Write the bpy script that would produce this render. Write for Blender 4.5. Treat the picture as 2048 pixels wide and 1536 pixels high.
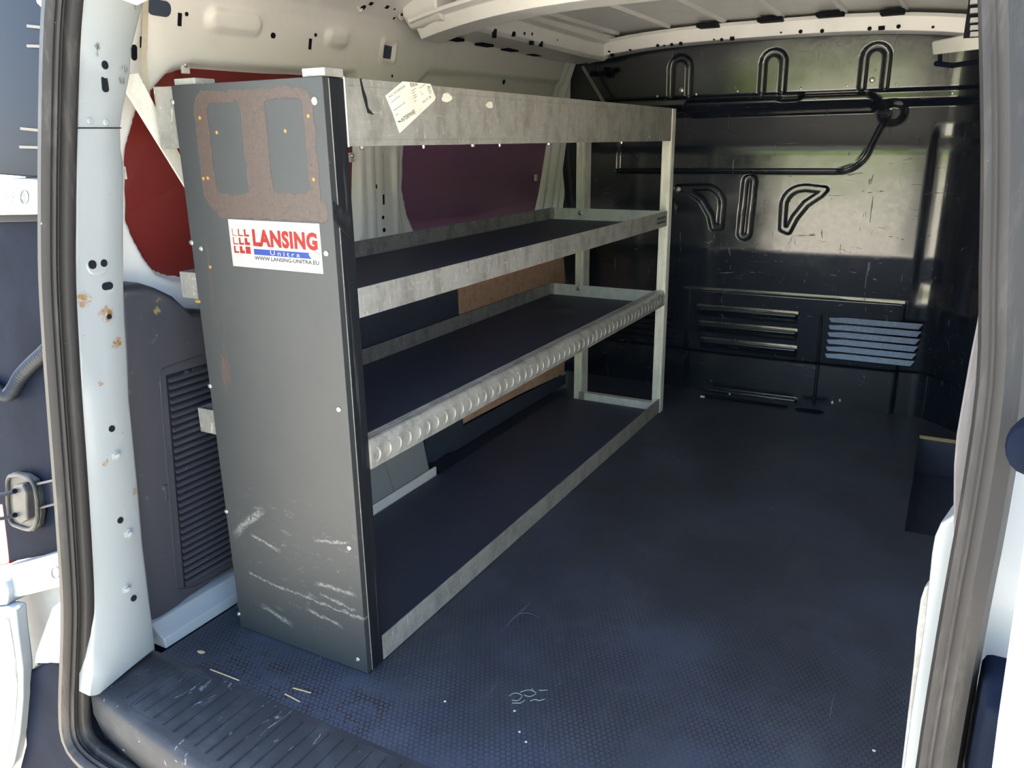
import bpy, bmesh, math, random
import numpy as np
from mathutils import Vector, Matrix

sc = bpy.context.scene
COL = sc.collection
for _o in list(bpy.data.objects):
    bpy.data.objects.remove(_o)

# ------------------------------------------------------------------ camera
FPX = 1588.95
CAM = np.array([0.86876, -0.99272, 0.96887])
CR = np.array([0.877605, 0.479227, -0.012281])
CU = np.array([-0.129424, 0.261525, 0.956480])
CF = np.array([-0.461583, 0.837822, -0.291539])
cd = bpy.data.cameras.new('camera')
cam = bpy.data.objects.new('camera', cd)
COL.objects.link(cam)
cd.sensor_width = 36.0
cd.lens = FPX / 2048 * 36
cd.clip_start = 0.02
cam.matrix_world = Matrix(((CR[0], CU[0], -CF[0], CAM[0]), (CR[1], CU[1], -CF[1], CAM[1]),
                           (CR[2], CU[2], -CF[2], CAM[2]), (0, 0, 0, 1)))
sc.camera = cam

# ------------------------------------------------------------------ light
w = bpy.data.worlds.new('sky')
sc.world = w
w.use_nodes = True
nt = w.node_tree
sky = nt.nodes.new('ShaderNodeTexSky')
sky.sky_type = 'NISHITA'
sky.sun_disc = False
SUN_EL, SUN_AZ = math.radians(50), math.radians(-68)     # azimuth from +Y towards +X
sky.sun_elevation = SUN_EL
sky.sun_rotation = SUN_AZ
sky.air_density = 1.0
sky.dust_density = 1.5
sky.ozone_density = 1.0
nt.links.new(sky.outputs[0], nt.nodes['Background'].inputs[0])
nt.nodes['Background'].inputs[1].default_value = 0.26
sd = bpy.data.lights.new('sun', 'SUN')
sd.energy = 10.0
sd.angle = 0.0093
sd.color = (1.0, 0.965, 0.91)
sun = bpy.data.objects.new('sun', sd)
COL.objects.link(sun)
_d = Vector((math.sin(SUN_AZ) * math.cos(SUN_EL), math.cos(SUN_AZ) * math.cos(SUN_EL), math.sin(SUN_EL)))
sun.location = _d * 20
sun.rotation_euler = _d.to_track_quat('Z', 'Y').to_euler()
sc.view_settings.view_transform = 'Standard'
sc.view_settings.look = 'None'
sc.view_settings.exposure = 2.2
sc.view_settings.gamma = 1.0
sc.view_settings.use_curve_mapping = False


# ------------------------------------------------------------------ photo pixel -> place
def ray(u, v):
    return CF + CR * (u - 1024) / FPX + CU * (768 - v) / FPX
def onx(u, v, x):
    d = ray(u, v); return CAM + d * (x - CAM[0]) / d[0]
def ony(u, v, y):
    d = ray(u, v); return CAM + d * (y - CAM[1]) / d[1]
def onz(u, v, z):
    d = ray(u, v); return CAM + d * (z - CAM[2]) / d[2]
def onpl(u, v, a, kz=0.0, kx=0.0):            # plane y = a + kz*z + kx*x
    d = ray(u, v)
    return CAM + d * (a + kz * CAM[2] + kx * CAM[0] - CAM[1]) / (d[1] - kz * d[2] - kx * d[0])
def onfx(u, v, fx):                            # surface x = fx(z)
    x = -0.5
    for _ in range(12):
        p = onx(u, v, x); x = fx(p[2])
    return onx(u, v, x)


# ------------------------------------------------------------------ materials
def lin(r, g, b):
    f = lambda c: (c / 255 / 12.92) if c / 255 <= 0.04045 else ((c / 255 + 0.055) / 1.055) ** 2.4
    return (f(r), f(g), f(b), 1.0)


class NB:
    """small shader node builder"""
    def __init__(s, name, color, rough=0.5, metal=0.0, spec=0.5, coat=0.0):
        s.m = bpy.data.materials.new(name)
        s.m.use_nodes = True
        s.t = s.m.node_tree
        s.b = s.t.nodes['Principled BSDF']
        s.color = s.rgb(color)
        s.b.inputs['Roughness'].default_value = rough
        s.b.inputs['Metallic'].default_value = metal
        s.b.inputs['Specular IOR Level'].default_value = spec
        s.b.inputs['Coat Weight'].default_value = coat
        s.b.inputs['Coat Roughness'].default_value = 0.1
        s.tc = s.t.nodes.new('ShaderNodeTexCoord').outputs['Object']
        s.h = None
        s.rgh = None
    def rgb(s, c):
        n = s.t.nodes.new('ShaderNodeRGB'); n.outputs[0].default_value = tuple(c) if len(c) == 4 else (*c, 1); return n.outputs[0]
    def put(s, sock, v):
        if isinstance(v, (int, float)): sock.default_value = v
        elif isinstance(v, (tuple, list)): sock.default_value = v
        else: s.t.links.new(v, sock)
    def math(s, op, a, b=0.0, clamp=False):
        n = s.t.nodes.new('ShaderNodeMath'); n.operation = op; n.use_clamp = clamp
        s.put(n.inputs[0], a); s.put(n.inputs[1], b); return n.outputs[0]
    def vmath(s, op, a, b=(0, 0, 0), scale=None):
        n = s.t.nodes.new('ShaderNodeVectorMath'); n.operation = op
        s.put(n.inputs[0], a); s.put(n.inputs[1], b)
        if scale is not None: s.put(n.inputs['Scale'], scale)
        return n.outputs['Value'] if op in ('DOT_PRODUCT', 'LENGTH', 'DISTANCE') else n.outputs[0]
    def sep(s, v):
        n = s.t.nodes.new('ShaderNodeSeparateXYZ'); s.put(n.inputs[0], v); return n.outputs
    def ramp(s, v, lo, hi):
        n = s.t.nodes.new('ShaderNodeMapRange'); n.interpolation_type = 'SMOOTHSTEP'
        s.put(n.inputs[0], v); n.inputs[1].default_value = lo; n.inputs[2].default_value = hi; return n.outputs[0]
    def noise(s, scale=5.0, detail=4.0, rough=0.55, stretch=(1, 1, 1), off=(0, 0, 0), out=0, dist=0.0):
        mp = s.t.nodes.new('ShaderNodeMapping'); mp.inputs['Scale'].default_value = stretch; mp.inputs['Location'].default_value = off
        s.t.links.new(s.tc, mp.inputs[0])
        n = s.t.nodes.new('ShaderNodeTexNoise'); n.inputs['Scale'].default_value = scale
        n.inputs['Detail'].default_value = detail; n.inputs['Roughness'].default_value = rough; n.inputs['Distortion'].default_value = dist
        s.t.links.new(mp.outputs[0], n.inputs['Vector']); return n.outputs[out]
    def mix(s, fac, c):
        n = s.t.nodes.new('ShaderNodeMix'); n.data_type = 'RGBA'
        s.put(n.inputs[0], fac); s.t.links.new(s.color, n.inputs[6])
        if isinstance(c, (tuple, list)): c = s.rgb(c)
        s.t.links.new(c, n.inputs[7]); s.color = n.outputs[2]; return s
    def mixrough(s, fac, r):
        n = s.t.nodes.new('ShaderNodeMix')
        s.put(n.inputs[0], fac)
        s.put(n.inputs[2], s.rgh if s.rgh is not None else s.b.inputs['Roughness'].default_value)
        s.put(n.inputs[3], r); s.rgh = n.outputs[0]; return s
    def bump(s, h, dist=0.001, strength=1.0):
        n = s.t.nodes.new('ShaderNodeBump'); n.inputs['Distance'].default_value = dist; n.inputs['Strength'].default_value = strength
        s.put(n.inputs['Height'], h)
        if s.h is not None: s.t.links.new(s.h, n.inputs['Normal'])
        s.h = n.outputs[0]; return s
    def done(s):
        s.t.links.new(s.color, s.b.inputs['Base Color'])
        if s.rgh is not None: s.t.links.new(s.rgh, s.b.inputs['Roughness'])
        if s.h is not None: s.t.links.new(s.h, s.b.inputs['Normal'])
        return s.m
    # masks ----------------------------------------------------
    def spots(s, pts, warp=0.0, wscale=60):
        """1 inside any of the (x,y,z,radius) blobs, ragged by noise"""
        acc = None
        co = s.tc
        if warp:
            nz = s.noise(wscale, 5, 0.65, out=1)
            co = s.vmath('ADD', co, s.vmath('SCALE', s.vmath('SUBTRACT', nz, (0.5, 0.5, 0.5)), scale=warp))
        for (x, y, z, r) in pts:
            d = s.vmath('DISTANCE', co, (x, y, z))
            k = s.ramp(d, r, r * 0.45)
            acc = k if acc is None else s.math('MAXIMUM', acc, k)
        return acc
    def boxmask(s, a, b, x0, x1, z0, z1, r=0.006, soft=0.003):
        dx = s.math('SUBTRACT', s.math('ABSOLUTE', s.math('SUBTRACT', a, (x0 + x1) / 2)), (x1 - x0) / 2 - r)
        dz = s.math('SUBTRACT', s.math('ABSOLUTE', s.math('SUBTRACT', b, (z0 + z1) / 2)), (z1 - z0) / 2 - r)
        ox = s.math('MAXIMUM', dx, 0.0); oz = s.math('MAXIMUM', dz, 0.0)
        d = s.math('SQRT', s.math('ADD', s.math('MULTIPLY', ox, ox), s.math('MULTIPLY', oz, oz)))
        d = s.math('SUBTRACT', s.math('ADD', d, s.math('MINIMUM', s.math('MAXIMUM', dx, dz), 0.0)), r)
        return s.ramp(d, soft, -soft)


def simple(name, c, rough=0.5, metal=0.0, spec=0.5, c2=None, scale=30, amt=0.5, bump=0.0, bscale=200, coat=0.0):
    n = NB(name, c, rough, metal, spec, coat)
    if c2 is not None:
        n.mix(n.math('MULTIPLY', n.ramp(n.noise(scale, 5, 0.6), 0.35, 0.7), amt), c2)
    if bump:
        n.bump(n.noise(bscale, 3, 0.6), bump)
    return n.done()


MAT = {}
# one white body paint, light evened in its colour: darker at doorway, paler inside
n = NB('darkened_body_white', lin(146, 151, 154), 0.34, 0, 0.5, 0.25)
n.mix(n.math('MULTIPLY', n.ramp(n.noise(9, 5, 0.6), 0.5, 0.78), 0.10), lin(150, 146, 132))
n.bump(n.noise(18, 2, 0.5), 0.0008)
MAT['paint'] = n.done()
n = NB('lightened_inner_white', lin(238, 237, 232), 0.42, 0, 0.5, 0.15)  # same white, raised to make up for the dim interior
n.mix(n.math('MULTIPLY', n.ramp(n.noise(11, 6, 0.65), 0.48, 0.8), 0.18), lin(176, 170, 158))
n.mix(n.ramp(n.noise(190, 2, 0.5), 0.79, 0.83), lin(110, 95, 80))
n.bump(n.noise(22, 2, 0.5), 0.0009)
MAT['white_lightened'] = n.done()
n = NB('darkened_pillar_white', lin(142, 147, 148), 0.32, 0, 0.5, 0.3)  # same white, darkened against the strong doorway light
n.bump(n.noise(18, 2, 0.5), 0.0008)
_pil = n
MAT['dark_hole'] = simple('dark_cavity', lin(16, 18, 24), 0.8, 0, 0.2)
MAT['blue_hole'] = simple('cavity_paint', lin(60, 70, 86), 0.6, 0, 0.3)

# aluminium with handling scratches
def alu(name, c, rough=0.42, metal=0.4, scratch=0.8, sc_dir=(1, 1, 1), dirt=0.5):
    n = NB(name, c, rough, metal, 0.5)
    n.mix(n.math('MULTIPLY', n.ramp(n.noise(20, 7, 0.72, (1, 1, 0.6)), 0.42, 0.66), dirt), lin(98, 96, 88))
    n.mix(n.math('MULTIPLY', n.ramp(n.noise(60, 5, 0.7, (1, 0.35, 2.5)), 0.56, 0.70), scratch * 0.5), lin(222, 222, 214))
    n.mix(n.math('MULTIPLY', n.ramp(n.noise(95, 4, 0.7, (1, 2.5, 0.35), dist=1.2), 0.60, 0.68), scratch), lin(228, 228, 220))
    n.mix(n.math('MULTIPLY', n.ramp(n.noise(45, 4, 0.7, (1, 1.5, 0.6), (3, 1, 2), dist=2.0), 0.67, 0.72), scratch * 0.8), lin(70, 68, 62))
    n.mixrough(n.noise(30, 3, 0.6), rough + 0.18)
    n.bump(n.noise(300, 2, 0.6), 0.0001)
    return n.done()
MAT['alu'] = alu('scratched_aluminium', lin(166, 165, 160))
MAT['alu_dull'] = alu('dull_aluminium', lin(160, 158, 152), 0.5, 0.35, 0.5, dirt=0.45)
MAT['alu_bright'] = alu('bright_aluminium', lin(240, 238, 228), 0.35, 0.2, 0.25, dirt=0.2)  # base raised so the colour carries the glare on the far posts
MAT['alu_grip'] = alu('worn_grip_aluminium', lin(190, 190, 184), 0.32, 0.5, 0.5, dirt=0.5)
MAT['zinc'] = simple('zinc_plated_steel', lin(205, 205, 200), 0.3, 0.9, 0.5, lin(140, 138, 130), 60)
MAT['brass'] = simple('bare_ply_splinter', lin(150, 118, 60), 0.5, 0.2, 0.5)

# film faced plywood with a hexagon print
def hexfield(n, s):
    mp = n.vmath('ADD', n.tc, (40.0, 40.0, 0))
    p = n.vmath('SCALE', mp, scale=1.0 / s)
    x, y, _z = n.sep(p)
    def wrap(v, per, off):
        return n.math('SUBTRACT', n.math('FLOORED_MODULO', n.math('ADD', v, off), per), per / 2)
    r = 1.7320508
    ax, ay = wrap(x, 1.0, 0.0), wrap(y, r, 0.0)
    bx, by = wrap(x, 1.0, 0.5), wrap(y, r, r / 2)
    def hexd(a, b):
        a = n.math('ABSOLUTE', a); b = n.math('ABSOLUTE', b)
        return n.math('MAXIMUM', a, n.math('ADD', n.math('MULTIPLY', a, 0.5), n.math('MULTIPLY', b, 0.8660254)))
    return n.math('MINIMUM', hexd(ax, ay), hexd(bx, by))     # 0 centre .. 0.5 edge
n = NB('black_film_plywood_floor', lin(46, 51, 59), 0.5, 0, 0.4)
hx = hexfield(n, 0.0105)
edge = n.ramp(hx, 0.40, 0.47)
near = n.ramp(n.sep(n.tc)[1], 1.1, 0.25)
n.mix(n.math('MULTIPLY', n.ramp(n.noise(2.2, 5, 0.6), 0.40, 0.66), 0.5), lin(66, 74, 92))
n.mix(n.math('MULTIPLY', n.ramp(n.noise(5.0, 6, 0.7, (1, 0.6, 1), (2, 5, 0)), 0.48, 0.70), 0.35), lin(74, 78, 84))
wear = n.ramp(n.noise(7, 5, 0.7, off=(9, 3, 0)), 0.40, 0.56)
n.mix(n.math('MULTIPLY', n.math('MULTIPLY', edge, near), n.math('MULTIPLY', wear, 0.9)), lin(20, 23, 30))
# bare strip by the sill where the pattern is worn to brown
sx, sy, sz = n.sep(n.tc)
strip = n.boxmask(sx, sy, -0.33, 0.10, -0.14, -0.035, 0.02, 0.02)
worn = n.math('MULTIPLY', strip, n.ramp(n.noise(26, 4, 0.7, off=(1, 8, 0)), 0.48, 0.56))
n.mix(n.math('MULTIPLY', worn, 0.4), lin(70, 62, 62))
n.mix(n.math('MULTIPLY', worn, n.ramp(hx, 0.36, 0.43)), lin(10, 8, 9))
# scratches and crumbs
n.mix(n.math('MULTIPLY', n.ramp(n.noise(80, 3, 0.6, (1.0, 0.06, 1), dist=0.5), 0.70, 0.74), 0.28), lin(120, 128, 140))
n.mix(n.math('MULTIPLY', n.ramp(n.noise(60, 3, 0.6, (0.2, 1.0, 1), (7, 2, 0), dist=3.0), 0.72, 0.75), 0.3), lin(120, 128, 140))
n.mix(n.ramp(n.noise(120, 2, 0.5, off=(4, 4, 0)), 0.80, 0.83), lin(170, 172, 170))
n.mixrough(n.noise(6, 4, 0.6), 0.62)
n.bump(n.math('MULTIPLY', n.math('SUBTRACT', 1.0, edge), near), 0.00035)
n.bump(n.noise(160, 3, 0.6), 0.0002)
MAT['floor'] = n.done()
n = NB('black_shelf_plywood', lin(62, 68, 84), 0.55, 0, 0.4)
n.mix(n.math('MULTIPLY', n.ramp(n.noise(9, 5, 0.7), 0.5, 0.75), 0.4), lin(78, 84, 94))
n.mix(n.math('MULTIPLY', n.ramp(n.noise(40, 3, 0.6, (1, 0.2, 1)), 0.70, 0.74), 0.4), lin(90, 96, 106))
n.bump(n.noise(220, 2, 0.5), 0.0002)
MAT['black_ply'] = n.done()
n = NB('plywood_raw_edge', lin(196, 168, 124), 0.7, 0, 0.3)
n.mix(n.ramp(n.noise(30, 4, 0.6, (0.2, 1, 4)), 0.45, 0.6), lin(150, 118, 80))
MAT['raw_edge'] = n.done()

# end panel : grey worn film with bare brown patches
n = NB('grey_worn_plywood_face', lin(48, 50, 51), 0.5, 0, 0.5)
px, py, pz = n.sep(n.tc)
nz = n.noise(38, 6, 0.75, out=1)
wx, _wy, wz = n.sep(n.vmath('ADD', n.tc, n.vmath('SCALE', n.vmath('SUBTRACT', nz, (0.5, 0.5, 0.5)), scale=0.022)))
n.mix(n.math('MULTIPLY', n.ramp(n.noise(8, 5, 0.65), 0.4, 0.7), 0.35), lin(38, 42, 46))
def pbox(u0, v0, u1, v1, r=0.008, soft=0.0016):
    a, b = ony(u0, v0, 0), ony(u1, v1, 0)
    return n.boxmask(wx, wz, min(a[0], b[0]), max(a[0], b[0]), min(a[2], b[2]), max(a[2], b[2]), r, soft)
big = pbox(384, 186, 644, 428, 0.03)
low = pbox(432, 395, 655, 446, 0.01)
mask = n.math('MAXIMUM', big, low)
mask = n.math('SUBTRACT', mask, pbox(412, 206, 499, 390, 0.012), True)
mask = n.math('SUBTRACT', mask, pbox(528, 200, 620, 387, 0.012), True)
mask = n.math('SUBTRACT', mask, pbox(632, 246, 655, 340, 0.01), True)
mask = n.math('SUBTRACT', mask, pbox(360, 255, 403, 352, 0.01), True)
mask = n.math('MAXIMUM', mask, n.math('MULTIPLY', pbox(412, 470, 432, 640, 0.008, 0.006), n.ramp(n.noise(40, 4, 0.7, (1, 1, 0.3)), 0.36, 0.55)))
mask = n.math('MAXIMUM', mask, n.math('MULTIPLY', pbox(432, 640, 466, 800, 0.008, 0.008), n.ramp(n.noise(40, 4, 0.7, (1, 1, 0.3), (5, 0, 3)), 0.42, 0.6)))
mask = n.math('MULTIPLY', mask, n.ramp(n.noise(90, 5, 0.75), 0.22, 0.50))
weave = n.math('MULTIPLY', n.math('ADD', n.math('SINE', n.math('MULTIPLY', px, 2200.0)), n.math('SINE', n.math('MULTIPLY', pz, 2200.0))), 0.25)
n.mix(mask, lin(62, 50, 45))
n.mix(n.math('MULTIPLY', mask, n.math('ADD', n.math('MULTIPLY', weave, 0.7), n.math('MULTIPLY', n.ramp(n.noise(140, 4, 0.7), 0.45, 0.7), 0.35), True)), lin(96, 80, 72))
scz = n.boxmask(px, pz, -0.29, 0.02, 0.06, 0.33, 0.06, 0.05)
n.mix(n.math('MULTIPLY', scz, n.math('MULTIPLY', n.ramp(n.noise(26, 6, 0.75, (1, 1, 2.6), (0, 0, 5), dist=0.5), 0.57, 0.68), 0.55)), lin(100, 102, 102))
n.mix(n.math('MULTIPLY', n.ramp(pz, 0.16, 0.0), n.math('MULTIPLY', n.ramp(n.noise(14, 5, 0.7), 0.3, 0.65), 0.6)), lin(40, 46, 50))
n.mix(n.ramp(n.noise(130, 3, 0.6), 0.72, 0.76), lin(110, 112, 110))
def segmask(p_, q_, wd):
    a_, b_ = ony(*p_, 0), ony(*q_, 0)
    L_ = math.hypot(b_[0] - a_[0], b_[2] - a_[2]); cx_, cz_ = (b_[0] - a_[0]) / L_, (b_[2] - a_[2]) / L_
    dx_, dz_ = n.math('SUBTRACT', wx, float(a_[0])), n.math('SUBTRACT', wz, float(a_[2]))
    al = n.math('ADD', n.math('MULTIPLY', dx_, cx_), n.math('MULTIPLY', dz_, cz_))
    ac = n.math('ABSOLUTE', n.math('SUBTRACT', n.math('MULTIPLY', dx_, cz_), n.math('MULTIPLY', dz_, cx_)))
    ou = n.math('SUBTRACT', n.math('ABSOLUTE', n.math('SUBTRACT', al, L_ / 2)), L_ / 2)
    return n.ramp(n.math('MAXIMUM', ac, n.math('MULTIPLY', ou, 0.2)), wd, 0.0)
sg = None
for p_, q_, wd in [((506, 1150), (562, 1176), .0035), ((556, 1172), (645, 1206), .003), ((600, 1190), (722, 1238), .0026), ((650, 1172), (692, 1184), .006), ((652, 1194), (698, 1215), .004), ((690, 1222), (722, 1236), .0035), ((628, 1224), (668, 1246), .005), ((488, 1052), (506, 1036), .010), ((512, 1074), (548, 1096), .004), ((640, 1082), (684, 1086), .004), ((545, 1225), (562, 1236), .008)]:
    k_ = segmask(p_, q_, wd); sg = k_ if sg is None else n.math('MAXIMUM', sg, k_)
n.mix(n.math('MULTIPLY', sg, n.math('MULTIPLY', n.ramp(n.noise(170, 4, 0.7), 0.35, 0.6), 0.8)), lin(132, 132, 128))
n.bump(n.math('MULTIPLY', mask, -1.0), 0.0004)
n.bump(n.noise(260, 2, 0.6), 0.00015)
MAT['panel'] = n.done()
n = NB('black_taped_edge', lin(20, 23, 28), 0.5, 0, 0.3)
n.mix(n.math('MULTIPLY', n.ramp(n.noise(120, 4, 0.7, (1, 1, 0.02)), 0.58, 0.70), 0.5), lin(90, 92, 94))
n.bump(n.noise(120, 4, 0.7, (1, 1, 0.03)), 0.0006)
MAT['edge'] = n.done()
MAT['tape'] = simple('black_tape', lin(20, 22, 26), 0.45, 0, 0.35, lin(60, 62, 64), 70, 0.4, 0.0006, 60)

# bulkhead
n = NB('black_gloss_bulkhead', lin(24, 29, 40), 0.15, 0, 0.9, 0.0)
n.b.inputs['IOR'].default_value = 1.52
s1 = n.ramp(n.noise(60, 3, 0.6, (1, 1, 0.12), dist=1.0), 0.675, 0.71)
s2 = n.ramp(n.noise(62, 3, 0.6, (0.14, 1, 1), (3, 0, 7), dist=1.6), 0.68, 0.715)
s3 = n.ramp(n.noise(75, 3, 0.6, (1, 1, 1), (1, 0, 2), dist=2.0), 0.72, 0.75)
scr = n.math('MAXIMUM', n.math('MAXIMUM', s1, s2), s3)
n.mix(n.math('MULTIPLY', scr, 0.30), lin(104, 112, 122))
n.mix(n.ramp(n.noise(110, 2, 0.5, off=(2, 1, 9)), 0.80, 0.83), lin(190, 194, 196))
n.mixrough(scr, 0.45)
n.mixrough(n.math('MULTIPLY', n.ramp(n.noise(60, 5, 0.7), 0.3, 0.7), 0.25), 0.4)
n.bump(n.noise(5, 2, 0.5), 0.004, 0.5)
n.bump(scr, -0.0002)
MAT['bulk'] = n.done()

# plastics and rubber
n = NB('dark_grey_trim_plastic', lin(56, 56, 62), 0.5, 0, 0.4)
n.mix(n.math('MULTIPLY', n.ramp(n.noise(40, 5, 0.7, (1, 1, 1)), 0.62, 0.75), 0.45), lin(140, 140, 138))
a_ = onx(313, 620, -0.454); b_ = onx(315, 598, -0.454)
n.mix(n.spots([(*a_, 0.011), (*b_, 0.006)], 0.05), lin(120, 108, 64))
n.bump(n.noise(500, 2, 0.5), 0.00025)
MAT['trim'] = n.done()
n = NB('scuffed_sill_plastic', lin(42, 44, 48), 0.65, 0, 0.3)
n.mix(n.math('MULTIPLY', n.ramp(n.noise(12, 6, 0.7, (0.7, 1, 1)), 0.45, 0.72), 0.45), lin(76, 78, 82))
n.mix(n.math('MULTIPLY', n.ramp(n.noise(45, 4, 0.7, (1, 0.3, 1), dist=1), 0.64, 0.70), 0.5), lin(176, 178, 180))
n.bump(n.noise(420, 2, 0.5), 0.0003)
MAT['sill'] = n.done()
n = NB('door_seal_rubber', lin(40, 38, 37), 0.55, 0, 0.35)
n.mix(n.math('MULTIPLY', n.ramp(n.noise(30, 5, 0.7, (1, 1, 0.15)), 0.5, 0.72), 0.5), lin(84, 80, 76))
n.mix(n.ramp(n.noise(120, 2, 0.5), 0.78, 0.82), lin(170, 170, 165))
n.bump(n.noise(140, 3, 0.6), 0.0003)
MAT['seal'] = n.done()
n = NB('scuffed_pillar_cover', lin(84, 82, 84), 0.4, 0, 0.5)
n.mix(n.math('MULTIPLY', n.ramp(n.noise(40, 5, 0.7, (1, 1, 0.12)), 0.5, 0.72), 0.6), lin(150, 146, 146))
n.bump(n.noise(90, 3, 0.6, (1, 1, 0.3)), 0.0005)
MAT['cover'] = n.done()
MAT['black_plastic'] = simple('black_exterior_plastic', lin(20, 25, 36), 0.5, 0, 0.1, lin(32, 38, 52), 6, 0.5, 0.0003, 300)
MAT['black_plastic'].node_tree.nodes['Principled BSDF'].inputs['IOR'].default_value = 1.12
MAT['gloss_black'] = simple('gloss_black_lamp_housing', lin(24, 29, 40), 0.3, 0, 0.12)
MAT['gloss_black'].node_tree.nodes['Principled BSDF'].inputs['IOR'].default_value = 1.2
MAT['grey_rubber'] = simple('grey_rubber', lin(50, 50, 50), 0.5, 0, 0.3, lin(74, 73, 70), 25, 0.5, 0.0004, 90)
MAT['conduit'] = simple('conduit_plastic', lin(40, 42, 48), 0.5, 0, 0.4)
MAT['tan_rib'] = simple('tan_plastic_edge', lin(84, 78, 70), 0.5)
MAT['red_lens'] = simple('red_lamp_lens', lin(196, 22, 26), 0.12, 0, 0.6)
n = NB('dark_red_film_panel', lin(122, 44, 40), 0.30, 0, 0.5)
n.mix(n.math('MULTIPLY', n.ramp(n.noise(3, 3, 0.5), 0.4, 0.7), 0.3), lin(96, 36, 40))
n.bump(n.noise(5, 2, 0.5), 0.002)
MAT['red_panel'] = n.done()
MAT['plum_panel'] = simple('plum_film_panel', lin(140, 96, 128), 0.35, 0, 0.4, lin(120, 86, 120), 3, 0.5)
MAT['louvre'] = simple('lightened_louvre', lin(40, 42, 44), 0.22, 0, 0.6, lin(70, 74, 80), 30, 0.5)  # paler than the bulkhead black: reflected light put into the colour
n = NB('brown_hardboard', lin(214, 172, 146), 0.6, 0, 0.3)
n.mix(n.ramp(n.noise(60, 5, 0.7), 0.4, 0.7), lin(190, 148, 124))
MAT['hardboard'] = n.done()
MAT['paper'] = simple('white_label_paper', lin(226, 226, 212), 0.6, 0, 0.3, lin(196, 196, 184), 20, 0.5)
MAT['sticker'] = simple('white_sticker_vinyl', lin(146, 146, 143), 0.45, 0, 0.35, lin(132, 132, 127), 40, 0.4)
MAT['ink_red'] = simple('red_print', lin(124, 20, 12), 0.5, 0, 0.3)
MAT['ink_blue'] = simple('blue_print', lin(26, 50, 116), 0.5, 0, 0.3)
MAT['ink_dark'] = simple('dark_print', lin(60, 60, 62), 0.5)
MAT['ink_black'] = simple('fine_dark_print', lin(34, 35, 40), 0.6, 0, 0.2)
MAT['ink_grey'] = simple('grey_print', lin(84, 86, 92), 0.5)
MAT['strap'] = simple('cream_webbing', lin(190, 184, 166), 0.7, 0, 0.3, lin(160, 152, 136), 40, 0.4, 0.0004, 200)
MAT['leaf'] = simple('dry_leaf', lin(186, 160, 118), 0.7)
MAT['grit'] = simple('pale_grit', lin(206, 204, 196), 0.7)

# yard
n = NB('sunlit_gravel', lin(222, 212, 194), 0.9, 0, 0.2)
n.mix(n.ramp(n.noise(60, 5, 0.75), 0.35, 0.7), lin(188, 178, 160))
n.mix(n.math('MULTIPLY', n.ramp(n.noise(0.6, 4, 0.6), 0.4, 0.7), 0.4), lin(200, 182, 150))
n.bump(n.noise(90, 4, 0.7), 0.01)
MAT['gravel'] = n.done()
n = NB('hedge_leaves', lin(96, 128, 48), 0.6, 0, 0.3)
n.mix(n.ramp(n.noise(7, 5, 0.7), 0.35, 0.65), lin(150, 170, 70))
n.mix(n.ramp(n.noise(2, 4, 0.6, off=(3, 0, 0)), 0.5, 0.7), lin(70, 100, 40))
MAT['hedge'] = n.done()

# pillar paint with rust, dents and black scrapes -- positions taken on the pillar face
def pillar_x(z):
    return float(np.interp(z, [-0.3, 0.0, 0.3, 0.75, 1.11, 1.3], [-0.412, -0.408, -0.406, -0.398, -0.347, -0.300]))
n = _pil
rust = [(*onfx(167, 600, pillar_x), 0.017), (*onfx(214, 628, pillar_x), 0.018), (*onfx(234, 688, pillar_x), 0.014), (*onfx(200, 770, pillar_x), 0.007),
        (*onfx(212, 925, pillar_x), 0.008), (*onfx(270, 985, pillar_x), 0.010)]
m_ = n.spots(rust, 0.035, 90)
n.mix(n.math('MULTIPLY', m_, n.ramp(n.noise(120, 4, 0.7), 0.35, 0.6)), lin(128, 92, 40))
n.mix(n.ramp(n.noise(150, 2, 0.5, (1, 1, 0.5)), 0.77, 0.80), lin(90, 96, 104))
blk = [(*onfx(195, 92, pillar_x), 0.008), (*onfx(193, 108, pillar_x), 0.006), (*onfx(247, 138, pillar_x), 0.010), (*onfx(244, 160, pillar_x), 0.009), (*onfx(272, 14, pillar_x), 0.006)]
n.mix(n.math('MULTIPLY', n.spots(blk, 0.006, 200), n.ramp(n.noise(160, 3, 0.7, (1, 4, 0.4)), 0.52, 0.56)), lin(40, 40, 44))
MAT['pillar'] = n.done()


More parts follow.
